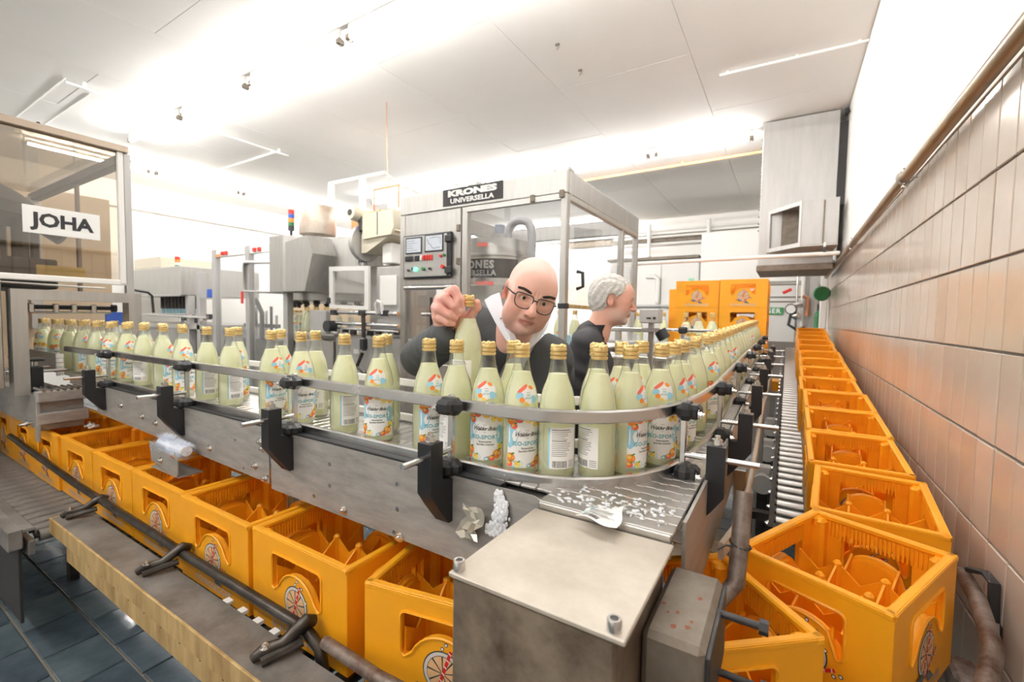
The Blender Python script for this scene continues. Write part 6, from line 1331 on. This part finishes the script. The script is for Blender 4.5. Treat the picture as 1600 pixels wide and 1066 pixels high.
def legs(p, hip, side, nm='trousers'):
    s = SDF(); side = np.array(side, float)
    for q in (-1, 1): h_ = hip + side * q * .09; kn = V3(h_[0] + side[0] * q * .02, h_[1] + .0, .50); an = V3(h_[0] + side[0] * q * .03, h_[1] + .03, .09); s.cap(h_, kn, .092, .064, .04); s.cap(kn, an, .064, .048, .02)
    s.cap(hip + side * .06 + V3(0, 0, .04), hip - side * .06 + V3(0, 0, .04), .115, .115, .05)
    lo = hip - .32; hi = hip + .3; lo[2] = .05; hi[2] = hip[2] + .17; sdf_mesh(nm, s, lo, hi, .011, TR_, p)
    for q in (-1, 1):
        c = hip + side * q * .117; f_ = np.cross(V3(0, 0, 1), side) * -1; f_ = f_ / np.linalg.norm(f_); b = MB(); b.tube([V3(c[0], c[1] + .03, .05) - f_ * .09, V3(c[0], c[1] + .03, .055) - f_ * .02, V3(c[0], c[1] + .03, .045) + f_ * .10, V3(c[0], c[1] + .03, .035) + f_ * .17], [.035, .048, .042, .028], M['black'], 12); b.v = [(x, y, max(z, .002)) for x, y, z in b.v]; part('shoe', b, p)
legs(p1, HIP.copy(), (ax_x[0] / np.hypot(ax_x[0], ax_x[1]), ax_x[1] / np.hypot(ax_x[0], ax_x[1]), 0))
hb_ = bottle(float(C0[0]), float(C0[1]), float(C0[2] - .277), 150, 'lemonade bottle held up by its cap in the bald man hand', None, 0)
# ---- the grey haired man in profile
H2 = at(956, 469, 2.22); f2 = (.915, .40); M2 = rot_head(f2, 0, 7)
p2_ = thing('person', 'grey haired bearded man in black shirt seen in profile by the labelling machine', 'person', (float(H2[0]) - .08, float(H2[1]) - .05, 0))
s2 = head_sdf(.98, .98, 1.).xf(M2, H2); N2 = H2 + M2 @ V3(0, .06, -.17); r2_ = V3(M2[0, 0], M2[1, 0], 0); r2_ /= np.linalg.norm(r2_); b2 = -V3(f2[0], f2[1], 0) / math.hypot(*f2)
S2R = N2 - r2_ * .19 + V3(0, 0, -.055) + b2 * .04; S2L = N2 + r2_ * .19 + V3(0, 0, -.055) + b2 * .04   # r2_ points to his left (away from the viewer)
C2 = (S2R + S2L) / 2 + V3(0, 0, -.12); HP2 = V3(C2[0], C2[1], .95) + b2 * .03
E2R = S2R + V3(0, 0, -.27) + b2 * .05 - r2_ * .03; W2R = E2R - b2 * .24 + V3(0, 0, .04) + r2_ * .02; E2L = S2L + V3(0, 0, -.27) - b2 * .02; W2L = E2L - b2 * .22 + V3(0, 0, .05)
s2.cap(N2, C2, .057, .09, .03)
for a, e_, w_ in ((S2R, E2R, W2R), (S2L, E2L, W2L)):
    s2.cap(a, C2, .045, .07, .03); s2.cap(a, e_, .045, .038, .02); s2.cap(e_, w_, .038, .027, .02)
    dz = -(w_ - e_) / np.linalg.norm(w_ - e_); xx = np.cross(V3(0, 0, 1), dz); xx /= np.linalg.norm(xx); yy_ = np.cross(dz, xx)
    for q in hand_sdf(.5).xf(np.stack([xx, yy_, dz], 1), w_).p: s2.p.append(q)
def col2(P):
    L = (P - H2) @ M2; C = face_color(L, lin(222, 170, 150), lin(214, 138, 118), lin(176, 108, 98), lin(196, 190, 184), .85); return C
pp_ = np.array([H2 + .16, H2 - .16, S2R - .08, S2L + .08, E2R - .08, E2L + .08, W2R + .2, W2L + .22, W2R - .12, S2R + .08, S2L - .08])
sdf_mesh('body', s2, pp_.min(0), pp_.max(0), .0042, SK1, p2_, col2)
eyes(p2_, H2, M2, IRIS)
HR = mat('grey hair', srgb(236, 233, 228), .6, c2=srgb(176, 172, 168), vscale=14, stretch=(3, 3, 14), bump=.7, bscale=140)
hs = head_sdf(.98, .98, 1.); 
def hair(P):
    L = (P - H2) @ M2; d = SDF().ell((0, .014, .036), (.0855, .1035, .0925), .01).ell((0, .052, -.010), (.070, .058, .07), .03)(L)
    th = np.arctan2(L[:, 2] + .3 * L[:, 1], np.abs(L[:, 0]) + .02)
    d = d + .0026 * np.sin(L[:, 1] * 230 + L[:, 2] * 90 + 3 * np.sin(L[:, 0] * 60)) * .7 + .002 * np.sin(L[:, 0] * 260 + L[:, 2] * 60)
    line = np.interp(L[:, 1], [-.12, -.082, -.070, -.05, -.020, .0, .012, .03, .06, .12], [.078, .050, .042, .030, .020, -.020, .010, -.060, -.080, -.088])
    cut = line - L[:, 2]; d = np.maximum(d, cut + .003 * np.sin(L[:, 1] * 160)); 
    ear = np.linalg.norm((L - np.array((0, .008, -.006))) / np.array((1, .022, .034)), axis=1) - 1
    return np.maximum(d, np.where(np.abs(L[:, 0]) > .06, -ear * .02, -1))
sdf_mesh('hair', hair, H2 - .15, H2 + .15, .003, HR, p2_)
b = MB()
for q in (-1, 1): b.tube([H2 + M2 @ V3(q * .013, -.099, .024), H2 + M2 @ V3(q * .03, -.098, .029), H2 + M2 @ V3(q * .047, -.084, .024)], [.003, .0045, .002], HR, 6)
part('eyebrow', b, p2_, kind='stuff')
BK = mat('black shirt', srgb(44, 43, 47), .75, bump=.15, bscale=300)
s3 = SDF(); s3.cap(S2R, S2L, .062, .062, .04)
for q in (-1, 1): s3.cap(C2 + r2_ * q * .06, HP2 + r2_ * q * .05, .108, .110, .06)
s3.cap(C2 - b2 * .03, HP2 - b2 * .04, .11, .115, .05); s3.cap(N2 + V3(0, 0, -.005) + b2 * .015, C2, .064, .11, .04); s3.cap(N2 + b2 * .02 + V3(0, 0, -.01), S2R, .055, .06, .03); s3.cap(N2 + b2 * .02 + V3(0, 0, -.01), S2L, .055, .06, .03)
for a, e_, w_ in ((S2R, E2R, W2R), (S2L, E2L, W2L)): s3.cap(a, e_, .068, .060, .03); s3.cap(e_, e_ + (w_ - e_) * .35, .058, .054, .02); s3.cap(e_ + (w_ - e_) * .36, e_ + (w_ - e_) * .6, .06, .06, .003, -1)
def shirt2(P):
    d = s3(P); tt = (P - S2R) @ ((E2R - S2R) / np.linalg.norm(E2R - S2R)); near = np.exp(-(np.linalg.norm(P - (S2R + E2R) / 2, axis=1) / .16) ** 2)
    return d + near * .005 * np.sin(tt * 90 + 22 * (P @ r2_) + 16 * (P @ b2)) + .002 * np.sin(P[:, 2] * 60 + P[:, 0] * 40)
q_ = np.array([S2R - .12, S2L + .12, E2R - .12, E2L + .14, HP2 - .2, HP2 + .2, N2 + .1, W2R, W2L]); hi_ = q_.max(0); hi_[2] = N2[2] + .07
sdf_mesh('shirt', shirt2, q_.min(0), hi_, .0065, BK, p2_)
col_ = MB()
ring = [(math.cos(x), math.sin(x)) for x in np.linspace(.55 * PI - .95 * PI + .1, .55 * PI + .95 * PI - .1, 15)]
ux, uy = r2_, b2
rows = [[N2 + ux * .064 * c * k + uy * (.060 * s_ * k + lean) + V3(0, 0, z) for c, s_ in [(math.cos(x), math.sin(x)) for x in np.linspace(-PI / 2 + .38, 1.5 * PI - .38, 17)]] for k, z, lean in ((1.26, -.035, .012), (1.20, .005, .008), (1.14, .038, -.002))]
sheet(col_, rows, .005, BK); part('collar', col_, p2_, sharp=60)
legs(p2_, HP2.copy(), tuple(r2_))
